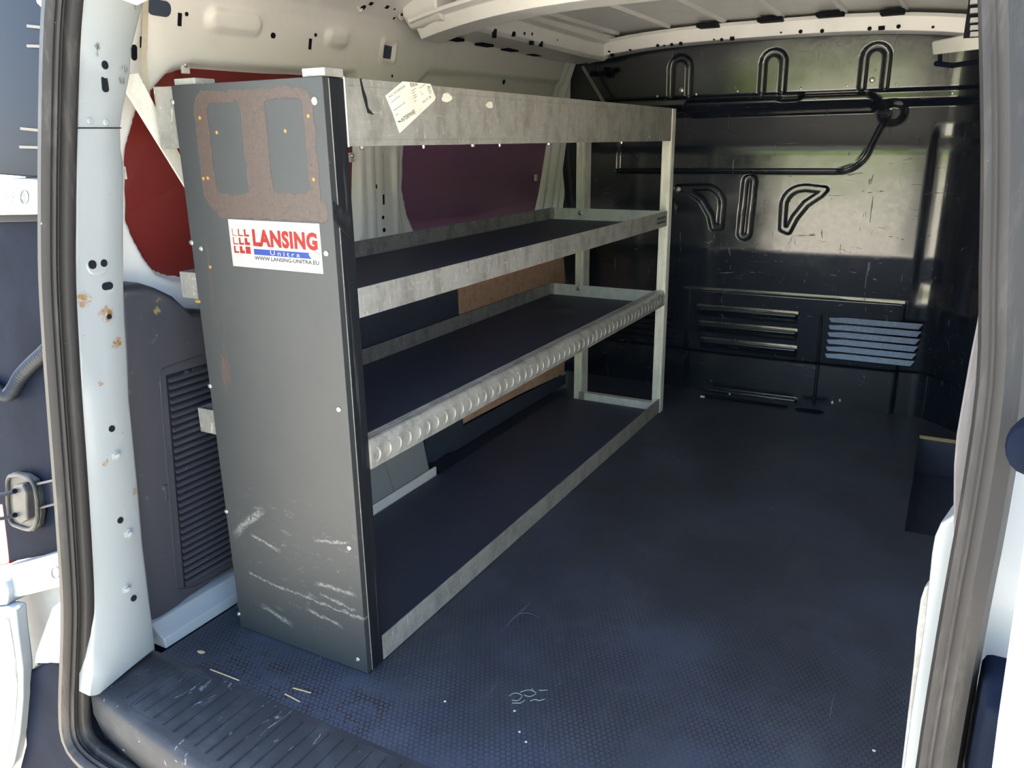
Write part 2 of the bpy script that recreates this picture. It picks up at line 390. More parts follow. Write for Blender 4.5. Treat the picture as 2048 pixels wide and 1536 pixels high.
# ------------------------------------------------------------------ mesh building
class MB:
    def __init__(s):
        s.v, s.f, s.mi = [], [], []
    def add(s, vs, fs, mi=0):
        o = len(s.v)
        s.v += [tuple(map(float, p)) for p in vs]
        s.f += [tuple(i + o for i in f) for f in fs]
        s.mi += [mi] * len(fs)
        return s
    def box(s, x0, x1, y0, y1, z0, z1, mi=0):
        return s.add([(x0, y0, z0), (x1, y0, z0), (x1, y1, z0), (x0, y1, z0), (x0, y0, z1), (x1, y0, z1), (x1, y1, z1), (x0, y1, z1)],
                     [(0, 3, 2, 1), (4, 5, 6, 7), (0, 1, 5, 4), (1, 2, 6, 5), (2, 3, 7, 6), (3, 0, 4, 7)], mi)
    def prism(s, pts, ext, mi=0):
        """closed outline pts pushed along ext (a vector, or one per point)"""
        k = len(pts)
        P = np.array(pts, float)
        Q = P + np.array(ext, float)
        return s.add(list(P) + list(Q), [tuple(range(k)), tuple(range(2 * k - 1, k - 1, -1))] +
                     [(i, i + k, (i + 1) % k + k, (i + 1) % k) for i in range(k)], mi)
    def sweep(s, path, prof, closed=True, up=(0, 0, 1), cap=True, mi=0):
        """prof: list of (side, up) swept along path; side = up x tangent"""
        path = [np.array(p, float) for p in path]
        up = np.array(up, float)
        rings = []
        for i, p in enumerate(path):
            a = path[max(i - 1, 0)]; b = path[min(i + 1, len(path) - 1)]
            t = (b - a) / np.linalg.norm(b - a)
            sd_ = np.cross(t, up); sd_ /= np.linalg.norm(sd_)
            u2 = np.cross(sd_, t)
            rings.append([p + sd_ * q[0] + u2 * q[1] for q in prof])
        k = len(prof)
        vs = [p for r in rings for p in r]
        fs = []
        rng = range(k) if closed else range(k - 1)
        for i in range(len(path) - 1):
            for j in rng:
                fs.append((i * k + j, i * k + (j + 1) % k, (i + 1) * k + (j + 1) % k, (i + 1) * k + j))
        if cap and closed:
            fs.append(tuple(range(k - 1, -1, -1)))
            fs.append(tuple(range((len(path) - 1) * k, len(path) * k)))
        return s.add(vs, fs, mi)
    def tube(s, path, r, seg=10, mi=0, up=(0.13, 0.21, 0.97)):
        rr = r if hasattr(r, '__len__') else [r] * len(path)
        path = [np.array(p, float) for p in path]
        vs, fs = [], []
        for i, p in enumerate(path):
            a = path[max(i - 1, 0)]; b = path[min(i + 1, len(path) - 1)]
            t = (b - a) / np.linalg.norm(b - a)
            e1 = np.cross(t, up); e1 /= np.linalg.norm(e1); e2 = np.cross(e1, t)
            for j in range(seg):
                a_ = 2 * math.pi * j / seg
                vs.append(p + rr[i] * (e1 * math.cos(a_) + e2 * math.sin(a_)))
        for i in range(len(path) - 1):
            for j in range(seg):
                fs.append((i * seg + j, i * seg + (j + 1) % seg, (i + 1) * seg + (j + 1) % seg, (i + 1) * seg + j))
        fs.append(tuple(range(seg - 1, -1, -1)))
        fs.append(tuple(range((len(path) - 1) * seg, len(path) * seg)))
        return s.add(vs, fs, mi)
    def lathe(s, c, axis, prof, seg=16, mi=0, squash=1.0, sdir=None):
        """prof: list of (radius, height along axis) from c"""
        c = np.array(c, float); a = np.array(axis, float); a /= np.linalg.norm(a)
        h = np.array(sdir if sdir is not None else ((0, 0, 1) if abs(a[2]) < 0.9 else (1, 0, 0)), float)
        e1 = h - a * (h @ a); e1 /= np.linalg.norm(e1); e2 = np.cross(a, e1)
        vs, fs = [], []
        for (r, hh) in prof:
            for j in range(seg):
                t = 2 * math.pi * j / seg
                vs.append(c + a * hh + r * (e1 * math.cos(t) + e2 * math.sin(t) * squash))
        k = seg
        for i in range(len(prof) - 1):
            for j in range(k):
                fs.append((i * k + j, i * k + (j + 1) % k, (i + 1) * k + (j + 1) % k, (i + 1) * k + j))
        fs.append(tuple(range(k - 1, -1, -1)))
        fs.append(tuple(range((len(prof) - 1) * k, len(prof) * k)))
        return s.add(vs, fs, mi)
    def build(s, name, mats, parent=None, bevel=0.0, smooth=False, seg=2):
        me = bpy.data.meshes.new(name)
        me.from_pydata(s.v, [], s.f)
        if not isinstance(mats, (list, tuple)): mats = [mats]
        for m in mats: me.materials.append(MAT[m])
        me.polygons.foreach_set('material_index', s.mi)
        bm = bmesh.new(); bm.from_mesh(me)
        bmesh.ops.recalc_face_normals(bm, faces=bm.faces)
        bm.to_mesh(me); bm.free()
        return link(name, me, parent, bevel, smooth, seg)


def wloc(o):
    v = Vector(o.location)
    while o.parent is not None:
        o = o.parent; v += Vector(o.location)
    return v


def link(name, me, parent=None, bevel=0.0, smooth=False, seg=2):
    o = bpy.data.objects.new(name, me)
    COL.objects.link(o)
    if parent is not None: o.parent = parent; o.location = -wloc(parent)
    if bevel:
        b = o.modifiers.new('bevel', 'BEVEL'); b.width = bevel; b.segments = seg; b.limit_method = 'ANGLE'; b.angle_limit = math.radians(35)
        b.harden_normals = True
    if smooth or bevel:
        me.polygons.foreach_set('use_smooth', [True] * len(me.polygons))
        me.set_sharp_from_angle(angle=math.radians(38))
    me.update()
    return o


def tag(o, label=None, cat=None, group=None, kind=None):
    if label: o['label'] = label
    if cat: o['category'] = cat
    if group: o['group'] = group
    if kind: o['kind'] = kind
    return o


def empty(name, loc=(0, 0, 0)):
    o = bpy.data.objects.new(name, None)
    COL.objects.link(o); o.location = loc
    o.empty_display_size = 0.05
    return o


def dup(o, parent, loc=None):
    c = o.copy(); COL.objects.link(c); c.parent = parent
    c.location = -wloc(parent) + Vector(loc if loc is not None else (0, 0, 0))
    return c


def grid(name, A, B, fn, mat, parent=None):
    """A,B 1-D parameter arrays; fn(a,b) -> X,Y,Z arrays"""
    a, b = np.meshgrid(A, B, indexing='ij')
    X, Y, Z = fn(a, b)
    na, nb = a.shape
    V = np.stack([X, Y, Z], -1).reshape(-1, 3)
    idx = np.arange(na * nb).reshape(na, nb)
    F = np.stack([idx[:-1, :-1], idx[1:, :-1], idx[1:, 1:], idx[:-1, 1:]], -1).reshape(-1, 4)
    me = bpy.data.meshes.new(name)
    me.from_pydata(V.tolist(), [], F.tolist())
    me.materials.append(MAT[mat])
    me.polygons.foreach_set('use_smooth', [True] * len(me.polygons))
    me.update()
    o = bpy.data.objects.new(name, me); COL.objects.link(o)
    if parent is not None: o.parent = parent; o.location = -wloc(parent)
    return o


def smooth01(t):
    t = np.clip(t, 0, 1); return t * t * (3 - 2 * t)
def sdseg(x, y, a, b):
    ax, ay = a; bx, by = b
    t = np.clip(((x - ax) * (bx - ax) + (y - ay) * (by - ay)) / ((bx - ax) ** 2 + (by - ay) ** 2), 0, 1)
    return np.hypot(x - ax - t * (bx - ax), y - ay - t * (by - ay))
def sdline(x, y, pts, closed=False):
    d = None
    P = list(pts) + ([pts[0]] if closed else [])
    for a, b in zip(P[:-1], P[1:]):
        e = sdseg(x, y, a, b); d = e if d is None else np.minimum(d, e)
    return d
def sdpoly(x, y, pts):
    d = sdline(x, y, pts, True)
    ins = np.zeros(np.shape(x), bool)
    P = list(pts)
    for (ax, ay), (bx, by) in zip(P, P[1:] + P[:1]):
        c = ((ay > y) != (by > y)) & (x < (bx - ax) * (y - ay) / (by - ay + 1e-12) + ax)
        ins ^= c
    return np.where(ins, -d, d)
def arc(c, r, a0, a1, k=8):
    return [(c[0] + r * math.cos(math.radians(a0 + (a1 - a0) * i / k)), c[1] + r * math.sin(math.radians(a0 + (a1 - a0) * i / k))) for i in range(k + 1)]
def spline(pts, k=6):
    """Catmull-Rom through pts"""
    P = [np.array(p, float) for p in pts]
    P = [2 * P[0] - P[1]] + P + [2 * P[-1] - P[-2]]
    out = []
    for i in range(1, len(P) - 2):
        for j in range(k):
            t = j / k
            a, b, c, d = P[i - 1], P[i], P[i + 1], P[i + 2]
            out.append(0.5 * (2 * b + (c - a) * t + (2 * a - 5 * b + 4 * c - d) * t * t + (3 * b - a - 3 * c + d) * t ** 3))
    out.append(P[-2])
    return out


_txt = {}
def text_tris(s, spacing=1.0, offset=0.0):
    """outline of a word as flat faces, normalised to the box 0..1 x 0..1"""
    key = (s, spacing, offset)
    if key in _txt: return _txt[key]
    c = bpy.data.curves.new('word', 'FONT'); c.body = s; c.space_character = spacing; c.offset = offset; c.resolution_u = 3
    o = bpy.data.objects.new('word', c); COL.objects.link(o)
    bpy.context.view_layer.update()
    me = o.to_mesh()
    V = np.array([v.co[:2] for v in me.vertices]); F = [tuple(p.vertices) for p in me.polygons]
    o.to_mesh_clear(); bpy.data.objects.remove(o); bpy.data.curves.remove(c)
    lo, hi = V.min(0), V.max(0)
    V = (V - lo) / (hi - lo)
    _txt[key] = (V, F)
    return V, F
def put_text(mb, s, org, ux, uy, mi=0, spacing=1.0, offset=0.0):
    V, F = text_tris(s, spacing, offset)
    org, ux, uy = (np.array(q, float) for q in (org, ux, uy))
    mb.add([org + ux * p[0] + uy * p[1] for p in V], F, mi)


# ================================================================== THE SETTING
# ---------------- floor
m = MB().prism([(-0.41, -0.14, 0), (1.054, -0.14, 0), (1.054, 1.104, 0), (0.86, 1.104, 0), (0.86, 1.884, 0), (1.054, 1.884, 0), (1.054, 2.1, 0),
                (-0.545, 2.1, 0), (-0.545, 0.88, 0), (-0.41, 0.88, 0)], (0, 0, -0.012))
floor = tag(m.build('floor', 'floor'), kind='structure')
MB().box(0.861, 1.05, 1.8825, 1.8845, -0.0115, 0.0006).build('plywood_edge', 'raw_edge', floor)
well = MB()
well.box(0.852, 1.06, 1.886, 1.90, -0.20, -0.012)
well.box(0.848, 0.86, 1.09, 1.90, -0.20, -0.012)
well.box(0.852, 1.06, 1.09, 1.104, -0.20, -0.012)
well.box(0.85, 1.06, 1.09, 1.90, -0.20, -0.135)
well = well.build('step_well', 'black_ply', floor)
for i in range(11):
    MB().box(0.872 + i * 0.013, 0.878 + i * 0.013, 1.11, 1.87, -0.136, -0.132).build('tread_rib', 'black_ply', well)
MB().box(-0.66, 0.845, -0.245, 2.1, -0.22, -0.02).build('floor_pan', 'black_plastic', floor)

# ---------------- left wall
def wall_x(z):
    return np.interp(z, [0, 0.5, 0.95, 1.10, 1.20, 1.245, 1.27, 1.30, 1.34], [-0.545, -0.545, -0.530, -0.512, -0.490, -0.478, -0.462, -0.42, -0.33])
def wl(u, v):
    p = onfx(u, v, lambda z: float(wall_x(z))); return (float(p[1]), float(p[2]))
WIN1 = [(.150, 1.108), (.20, 1.124), (.70, 1.136), (.735, 1.11), (.72, .74), (.69, .70), (.165, .692)] + [tuple(map(float, onx(u, v, -0.565)[1:])) for u, v in [(330, 556), (300, 544), (275, 514), (252, 474), (238, 440), (232, 300), (250, 215)]]
WIN2 = [(.965, 1.06), (.945, .95), (.935, .84), (.955, .77), (1.0, .70), (1.80, .69), (1.84, .80), (1.885, .95), (1.90, 1.06), (1.88, 1.08), (.99, 1.075)]
REC2 = [(.935, 1.03), (.965, 1.12), (1.03, 1.165), (1.90, 1.18), (1.945, 1.15), (1.93, .95), (1.86, .70), (1.78, .63), (1.0, .63), (.93, .70), (.90, .82), (.915, .95)]
PB = {k: wl(*k) for k in [(428, 40), (505, 50), (660, 75), (683, 80), (777, 104)]}
def wall_fn(y, z):
    x = wall_x(z) * 1.0
    d1 = sdpoly(y, z, WIN1); d2 = sdpoly(y, z, WIN2); r2 = sdpoly(y, z, REC2)
    x = x - 0.012 * smooth01(0.5 - r2 / 0.018) - 0.010 * smooth01(0.5 - d1 / 0.03)
    x = x - 0.026 * smooth01(0.5 - d1 / 0.014) - 0.020 * smooth01(0.5 - d2 / 0.012)
    for a, b, r in [((428, 40), (505, 50), 0.017), ((660, 75), (683, 80), 0.014)]:
        d = sdseg(y, z, PB[a], PB[b]); x = x + 0.013 * smooth01((r + 0.006 - d) / 0.008)
    c = PB[(777, 104)]
    q = np.maximum(np.abs(y - c[0]) - 0.022, np.abs(z - c[1]) - 0.018)
    x = x + 0.005 * smooth01((0.012 - q) / 0.006) - 0.010 * smooth01((0.002 - q) / 0.004)
    # post between the two windows: raised ribs and a stamped field
    for yy, hw, hgt in [(0.775, 0.010, 0.007), (0.80, 0.006, -0.006), (0.885, 0.007, 0.004)]:
        k = smooth01((hw + 0.006 - np.abs(y - yy)) / 0.007) * smooth01((1.02 - z) / 0.06) * smooth01((z - 0.64) / 0.04)
        x = x + hgt * k
    fld = np.maximum(np.abs(y - 0.855) - 0.022, np.abs(z - 0.89) - 0.055)
    x = x - 0.005 * smooth01((0.004 - fld) / 0.006)
    # post by the bulkhead: upright corrugations
    k = smooth01((y - 1.84 - (z - 0.95) * 0.12) / 0.03)
    x = x + k * 0.006 * np.sin((y - (z - 0.95) * 0.25) * 120)
    return x, y, z
wall_left = tag(grid('wall_left', np.linspace(-0.12, 2.02, 330), np.linspace(-0.02, 1.335, 215), wall_fn, 'white_lightened'), kind='structure')
for nm, poly, dep in (('window_blank', WIN1, 0.032), ('window_blank', WIN2, 0.026)):
    c = np.mean(poly, 0)
    P = [((y - c[0]) * 1.03 + c[0], (z - c[1]) * 1.04 + c[1]) for y, z in poly]
    MB().prism([(float(wall_x(z)) - dep, y, z) for y, z in P], (-0.006, 0, 0)).build(nm, 'red_panel' if poly is WIN1 else 'plum_panel', wall_left)
MB().box(-0.74, -0.72, -0.05, 2.6, -0.45, 1.33).build('outer_skin', 'paint', wall_left)
# retaining clips of the window blanks
for (u, v) in [(376, 133), (708, 314), (798, 316), (1076, 355), (249, 345)]:
    y, z = wl(u, v); x = float(wall_x(z))
    c = MB().box(x - 0.012, x - 0.006, y - 0.009, y + 0.009, z - 0.013, z + 0.011).build('clip', 'alu_bright', wall_left, 0.001)
    MB().lathe((x - 0.006, y, z + 0.003), (1, 0, 0), [(0.005, 0), (0.005, 0.002), (0.003, 0.004)], 10).build('clip_screw', 'zinc', c)
# punched holes
def slot(mb, c, n_, up_, hw, hh, rnd=1.0, t=0.0012, mi=0):
    """flat dark opening with a rounded outline, lying on a surface"""
    c, n_, up_ = (np.array(q, float) for q in (c, n_, up_))
    n_ /= np.linalg.norm(n_); up_ = up_ - n_ * (up_ @ n_); up_ /= np.linalg.norm(up_); sd_ = np.cross(up_, n_)
    r = min(hw, hh) * rnd
    pts = []
    for cx, cy, a in [(hw - r, hh - r, 0), (-hw + r, hh - r, 90), (-hw + r, -hh + r, 180), (hw - r, -hh + r, 270)]:
        for k in range(5 if rnd > 0.1 else 1):
            t_ = math.radians(a + 22.5 * k)
            pts.append(c + n_ * t + sd_ * (cx + r * math.cos(t_)) + up_ * (cy + r * math.sin(t_)))
    mb.prism(pts, -n_ * t * 3, mi)
holes = MB()
def whole(u, v, hw, hh, rnd=1.0, mi=0, dx=0.0):
    y, z = wl(u, v); x = float(wall_fn(np.array([y]), np.array([z]))[0][0]) + dx
    g = (float(wall_x(z + 0.01)) - float(wall_x(z - 0.01))) / 0.02
    slot(holes, (x, y, z), (1, 0, -g), (0, 0, 1), hw, hh, rnd, mi=mi)
whole(318, 16, 0.026, 0.014, 0.9, 1)
whole(359, 39, 0.0045, 0.012, 0.05); whole(373, 28, 0.004, 0.004)
whole(620, 88, 0.0045, 0.012, 0.05); whole(631, 70, 0.004, 0.004)
whole(546, 71, 0.007, 0.006); whole(777, 104, 0.020, 0.017, 0.1, 1)
whole(268, 105, 0.006, 0.014); whole(287, 85, 0.008, 0.010, 0.05); whole(784, 152, 0.003, 0.004)
for u, v, a, b, r in [(742, 7, .006, .005, .1), (774, 14, .006, .005, .1), (789, 18, .002, .003, 1), (788, 36, .003, .004, 1), (804, 30, .007, .009, 1), (822, 40, .003, .004, 1), (831, 37, .006, .005, .1), (726, 15, .008, .008, 1)]:
    whole(u, v, a, b, r)
whole(767, 399, 0.0035, 0.014, 0.1); whole(766, 435, 0.005, 0.005); whole(768, 460, 0.006, 0.006); whole(757, 373, 0.006, 0.006)
whole(1014, 160, 0.007, 0.014)
holes.build('punched_hole', ['dark_hole', 'blue_hole'], wall_left)
for (u, v, r) in [(804, 30, 0.013), (1014, 160, 0.017), (720, 15, 0.010)]:
    y, z = wl(u, v); x = float(wall_fn(np.array([y]), np.array([z]))[0][0])
    MB().lathe((x - 0.002, y, z), (1, 0, -0.3), [(r, 0), (r, 0.003), (r * 0.8, 0.004), (r * 0.7, 0.002)], 18).build('hole_rim', 'white_lightened', wall_left, smooth=True)

# ---------------- bulkhead
BY = 2.0
GR = [(-0.30, 0.855), (0.49, 0.858)] + arc((0.495, 0.955), 0.098, -85, -10, 8)[1:] + [(0.615, 1.0), (0.635, 1.04)]
QL = [(-0.055, 0.795), (0.05, 0.800)] + arc((0.052, 0.738), 0.062, 88, 0, 6) + [(0.112, 0.66), (0.085, 0.655), (0.072, 0.70), (0.035, 0.755), (-0.01, 0.783)]
QR = [(0.462, 0.797), (0.40, 0.803)] + arc((0.392, 0.74), 0.062, 92, 180, 6) + [(0.333, 0.66), (0.352, 0.652), (0.372, 0.70), (0.405, 0.748), (0.45, 0.782)]
VS = arc((0.207, 0.822), 0.014, 0, 180, 6) + arc((0.200, 0.638), 0.014, 180, 360, 6)
LOOPS = []
for cx in (-0.062, 0.262, 0.581):
    LOOPS.append([(cx - 0.034, 1.125)] + arc((cx, 1.215), 0.034, 180, 0, 8) + [(cx + 0.034, 1.125)])
def bulk_fn(x, z):
    y = BY + 0.03 * (x - 0.4) - 0.0 * z
    y = y + 0.04 * (x - 0.42) ** 2
    # corner turning back into the cargo space on the right and the left
    y = y - 0.14 * smooth01((x - 0.80) / 0.20) ** 1.3
    step = smooth01((x - 0.765) / 0.03); y = y + 0.014 * step * smooth01((1.02 - z) / 0.06) * smooth01((z - 0.40) / 0.1)
    ramp = lambda t, w_: np.where(t < 0, 0, np.where(t < w_, t * t / (2 * w_), t - w_ / 2))
    y = y + 0.13 * ramp(np.minimum(0.590 - z, 0.42), 0.024) + 0.20 * ramp(np.minimum(z - 0.91, 0.15), 0.04)
    # head panel leaning in at the top
    y = y - 0.026 * smooth01((z - 1.06) / 0.03) - 0.045 * np.maximum(z - 1.115, 0) - 0.016 * smooth01((z - 1.108) / 0.012)
    # recessed pocket above the swept groove
    pk = sdpoly(x, z, [(-0.30, 0.855), (0.49, 0.858), (0.555, 0.88), (0.59, 0.94), (0.615, 1.0), (0.635, 1.05), (0.6, 1.06), (-0.3, 1.05)])
    y = y + 0.010 * smooth01(0.5 - pk / 0.02)
    y = y + 0.012 * smooth01((0.010 - sdline(x, z, GR)) / 0.007)
    # box beam
    bm_ = sdpoly(x, z, [(-0.03, 1.100), (0.28, 1.104), (0.30, 1.095), (0.35, 1.096), (0.37, 1.108), (0.57, 1.108), (0.60, 1.085), (0.585, 1.055), (-0.02, 1.052), (-0.045, 1.075)])
    y = y - 0.034 * smooth01(0.5 - bm_ / 0.022)
    y = y + 0.030 * smooth01((0.05 - np.hypot(x - 0.645, (z - 1.045) * 1.1)) / 0.03)
    for L in LOOPS:
        y = y + 0.010 * smooth01((0.013 - sdline(x, z, L)) / 0.007)
    for Q in (QL, QR, VS):
        y = y + 0.010 * smooth01((0.0135 - sdline(x, z, Q, True)) / 0.0065)
    # ledge and three slots
    lx = smooth01((0.765 - x) / 0.012) * smooth01((x + 0.02) / 0.03)
    fac = np.clip(0.427 - z, 0, 0.011)
    y = y - lx * (fac * 0.25 + 0.010 * smooth01((0.418 - z) / 0.004))
    for zz, x0, x1 in [(0.358, 0.035, 0.412), (0.292, 0.045, 0.414), (0.226, 0.055, 0.417)]:
        lx = smooth01((x - x0) / 0.008) * smooth01((x1 - x) / 0.006)
        y = y - lx * (np.clip(zz - z, 0, 0.009) * 0.30 + 0.012 * smooth01((zz - 0.008 - z) / 0.004) - 0.0147 * smooth01((zz - 0.014 - z) / 0.03) + 0.006 * smooth01((z - zz) / -0.003) * smooth01((zz - 0.012 - z) / -0.004))
    # lower kick panel set back, seams
    y = y + 0.018 * smooth01((0.172 - z) / 0.014)
    y = y + 0.006 * smooth01((0.004 - np.abs(x - 0.492)) / 0.003) * smooth01((0.36 - z) / 0.02)
    y = y + 0.004 * smooth01((0.004 - np.abs(x - 0.862)) / 0.003) * smooth01((0.2 - z) / 0.02)
    y = y - 0.010 * smooth01((0.02 - z) / 0.01) * smooth01((0.40 - np.abs(x - 0.25) * 2.2) / 0.02)
    return x, y, z
wall_front = tag(grid('wall_front', np.linspace(-0.56, 1.09, 415), np.linspace(-0.03, 1.345, 560), bulk_fn, 'bulk'), kind='structure')
def ledge(x0, x1, z, h, slope):
    ya, yb = bulk_y(x0, z) - 0.005, bulk_y(x1, z) - 0.005
    q_ = [(x0, ya, z), (x1, yb, z), (x1, yb - h * slope, z - h), (x0, ya - h * slope, z - h)]
    MB().prism(q_, (0, 0.012, 0)).build('pressed_ledge', 'bulk', wall_front)
def bulk_y(x, z): return float(bulk_fn(np.array([x]), np.array([z]))[1][0])
ledge(-0.02, 0.757, 0.426, 0.010, 0.07)
for zz, x0, x1 in [(0.362, 0.038, 0.412), (0.296, 0.048, 0.414), (0.230, 0.058, 0.417)]:
    ledge(x0, x1, zz, 0.010, 0.09)
for i in range(6):
    zt = 0.352 - i * 0.0275
    xa, xb = 0.515 - i * 0.0008, 0.822 - i * 0.002
    y0 = bulk_y(0.66, zt) - 0.004
    m = MB().add([(xa, y0, zt), (xb, y0, zt + 0.001), (xb - 0.012, y0 - 0.0055, zt - 0.0180), (xa + 0.012, y0 - 0.0055, zt - 0.0190),
                  (xa, y0 + 0.004, zt - 0.004), (xb, y0 + 0.004, zt - 0.004), (xb - 0.010, y0 - 0.001, zt - 0.0210), (xa + 0.010, y0 - 0.001, zt - 0.0220)],
                 [(0, 1, 2, 3), (4, 7, 6, 5), (0, 4, 5, 1), (1, 5, 6, 2), (2, 6, 7, 3), (3, 7, 4, 0)])
    m.build('louvre', 'louvre', wall_front)
    xa, xb = -0.36, -0.062 + i * 0.002
    zt = 0.338 - i * 0.0255
    y0 = bulk_y(-0.2, zt)
    MB().add([(xa, y0, zt), (xb, y0, zt), (xb - 0.014, y0 - 0.013, zt - 0.0155), (xa + 0.012, y0 - 0.013, zt - 0.0155),
              (xa, y0 + 0.004, zt - 0.004), (xb, y0 + 0.004, zt - 0.004), (xb - 0.013, y0 - 0.011, zt - 0.0185), (xa + 0.010, y0 - 0.011, zt - 0.0185)],
             [(0, 1, 2, 3), (4, 7, 6, 5), (0, 4, 5, 1), (1, 5, 6, 2), (2, 6, 7, 3), (3, 7, 4, 0)]).build('louvre', 'bulk', wall_front)
for (u, v) in [(1366, 181), (1745, 160)]:
    p = ony(u, v, BY); y0 = bulk_y(p[0], p[2])
    MB().lathe((p[0], y0, p[2]), (0, -1, 0), [(0.009, -0.003), (0.009, 0.002), (0.006, 0.004)], 14).build('rivet', 'zinc', wall_front, smooth=True)
for (u, v) in [(1396, 189), (1478, 183), (1603, 177), (1695, 172), (1793, 169), (1905, 186), (1318, 193)]:
    p = ony(u, v, BY); y0 = bulk_y(p[0], p[2])
    MB().lathe((p[0], y0, p[2]), (0, -1, 0), [(0.004, -0.003), (0.004, 0.002), (0.002, 0.003)], 8).build('weld_stud', 'zinc', wall_front, smooth=True)
p = ony(1357, 379, BY)
MB().lathe((p[0], bulk_y(p[0], p[2]) - 0.006, p[2]), (0, -1, 0), [(0.004, 0), (0.010, 0.002), (0.012, 0.007), (0.008, 0.013), (0.003, 0.015)], 14).build('bolt_head', 'zinc', wall_front, smooth=True)
p = ony(1618, 812, BY)
MB().prism([(0.44, 1.972, 0.001), (0.455, 1.958, 0.001), (0.525, 1.960, 0.001), (0.54, 1.975, 0.001), (0.525, 1.985, 0.001), (0.455, 1.983, 0.001)], (0, 0, 0.006)).build('floor_bracket', 'black_plastic', wall_front, 0.001)
MB().tube([(0.09, 1.972, 0.006), (0.30, 1.975, 0.006), (0.41, 1.978, 0.005)], 0.0055, 8).build('edge_bead', 'black_plastic', wall_front, smooth=True)

# ---------------- ceiling
ceiling = tag(grid('ceiling', np.linspace(-0.45, 0.98, 60), np.linspace(-0.14, 2.08, 60),
                   lambda x, y: (x, y, 1.345 - 0.05 * np.abs((x - 0.25) / 0.72) ** 4 + 0.012 * np.sin(np.clip((y - 1.0) / 1.0, -1, 1) * 3.14) * 0), 'white_lightened'), kind='structure')
MB().box(-0.74, 1.2, -0.16, 2.6, 1.352, 1.372).build('outer_skin', 'paint', ceiling)
for rx in (-0.26, -0.075, 0.115, 0.302, 0.49, 0.66):
    zc = 1.345 - 0.05 * abs((rx - 0.25) / 0.72) ** 4
    for y0, y1 in ((0.02, 0.80), (1.00, 1.86)):
        MB().sweep([(rx, y0, zc), (rx, y1, zc)], [(-0.014, 0.004), (-0.005, -0.009), (0.005, -0.009), (0.014, 0.004)]).build('roof_rib', 'white_lightened', ceiling, smooth=True)
def roofz(x, z0, d):
    return z0 - d * abs((x - 0.25) / 0.62) ** 3
# roof bow across the middle
path = [(x, 0.90, roofz(x, 1.315, 0.045)) for x in np.linspace(-0.415, 0.925, 26)]
bow = MB().sweep(path, [(0.085, 0.012), (0.085, 0.002), (0.055, -0.002), (0.042, -0.034), (-0.042, -0.038), (-0.058, -0.004), (-0.085, 0.0), (-0.085, 0.012)])
bow = bow.build('roof_bow', 'white_lightened', ceiling, 0.002, True)
for xa, xb in ((-0.43, -0.325), (0.833, 0.938)):
    MB().sweep([(x, 0.90, 1.262 + (0.012 if abs(x - 0.254) < 0.64 else 0.0)) for x in np.linspace(xa, xb, 4)], [(0.09, 0.06), (0.09, 0.016), (0.062, -0.010), (-0.062, -0.014), (-0.09, 0.014), (-0.09, 0.06)]).build('bow_gusset', 'white_lightened', bow, 0.006, True)
# front header with its row of holes
path = [(x, 1.885, roofz(x, 1.322, 0.036)) for x in np.linspace(-0.40, 0.90, 40)]
hd = MB().sweep(path, [(0.05, 0.012), (0.036, 0.004), (0.028, -0.036), (-0.03, -0.040), (-0.05, -0.028), (-0.05, 0.012)])
hd = hd.build('roof_header', 'white_lightened', ceiling, 0.002, True)
hh = MB()
for u, v, a, b, r in [(1315, 91, .005, .005, 1), (1328, 91, .003, .003, 1), (1343, 89, .005, .005, 1), (1361, 87, .006, .006, 1), (1428, 79, .003, .003, 1), (1443, 79, .005, .005, 1),
                      (1464, 77, .007, .006, .2), (1562, 65, .003, .003, 1), (1601, 63, .006, .006, 1), (1644, 62, .006, .006, 1), (1739, 57, .006, .006, 1), (1763, 56, .009, .006, .2), (1797, 53, .006, .006, 1), (1866, 54, .004, .004, 1)]:
    p = ony(u, v, 1.853)
    slot(hh, (p[0], 1.8545, p[2]), (0, -1, -0.1), (0, 0, 1), a, b, r, 0.003)
hh.build('punched_hole', 'dark_hole', hd)
for (u0, u1, v) in [(1400, 1440, 58), (1520, 1568, 47), (1636, 1690, 37), (1762, 1810, 33)]:
    a = ony(u0, v, 1.85); b = ony(u1, v, 1.85)
    MB().box(a[0], b[0], 1.80, 1.87, a[2] - 0.001, a[2] + 0.012).build('relief_notch', 'dark_hole', hd, 0.003)
# left longitudinal rail between bow and header, and behind the bow
zr = 1.245
rail = MB().sweep([(-0.42, 0.90, zr + 0.012), (-0.42, 1.3, zr + 0.008), (-0.415, 1.75, zr), (-0.39, 1.90, zr - 0.004)], [(-0.06, 0.085), (-0.06, 0.012), (-0.045, 0.0), (0.075, 0.004), (0.088, 0.014), (0.092, 0.055), (0.115, 0.062), (0.115, 0.085)])
rail = rail.build('roof_side_rail', 'white_lightened', ceiling, 0.003, True)
rh = MB()
for (u, v, a, b, r) in [(1027, 68, .007, .007, 1), (990, 67, .003, .012, .2), (1048, 67, .002, .004, .2), (1063, 68, .002, .004, .2), (1064, 86, .006, .006, .1), (1083, 88, .002, .008, .2),
                        (1113, 80, .002, .004, 1), (1218, 103, .003, .003, 1), (1224, 110, .006, .005, .1), (1260, 100, .003, .003, 1), (1188, 111, .002, .004, 1)]:
    p = onx(u, v, -0.331) if u < 1200 else ony(u, v, 1.848)
    if u < 1200: slot(rh, p, (1, 0, -0.1), (0, 0, 1), a, b, r, 0.004)
    else: slot(rh, p, (0, -1, 0), (0, 0, 1), a, b, r, 0.004)
rh.build('punched_hole', 'dark_hole', rail)
for y0 in (1.05, 1.22, 1.38, 1.55):
    MB().box(-0.465, -0.435, y0, y0 + 0.07, zr + 0.002, zr + 0.010).build('lightening_slot', 'dark_hole', rail, 0.003)
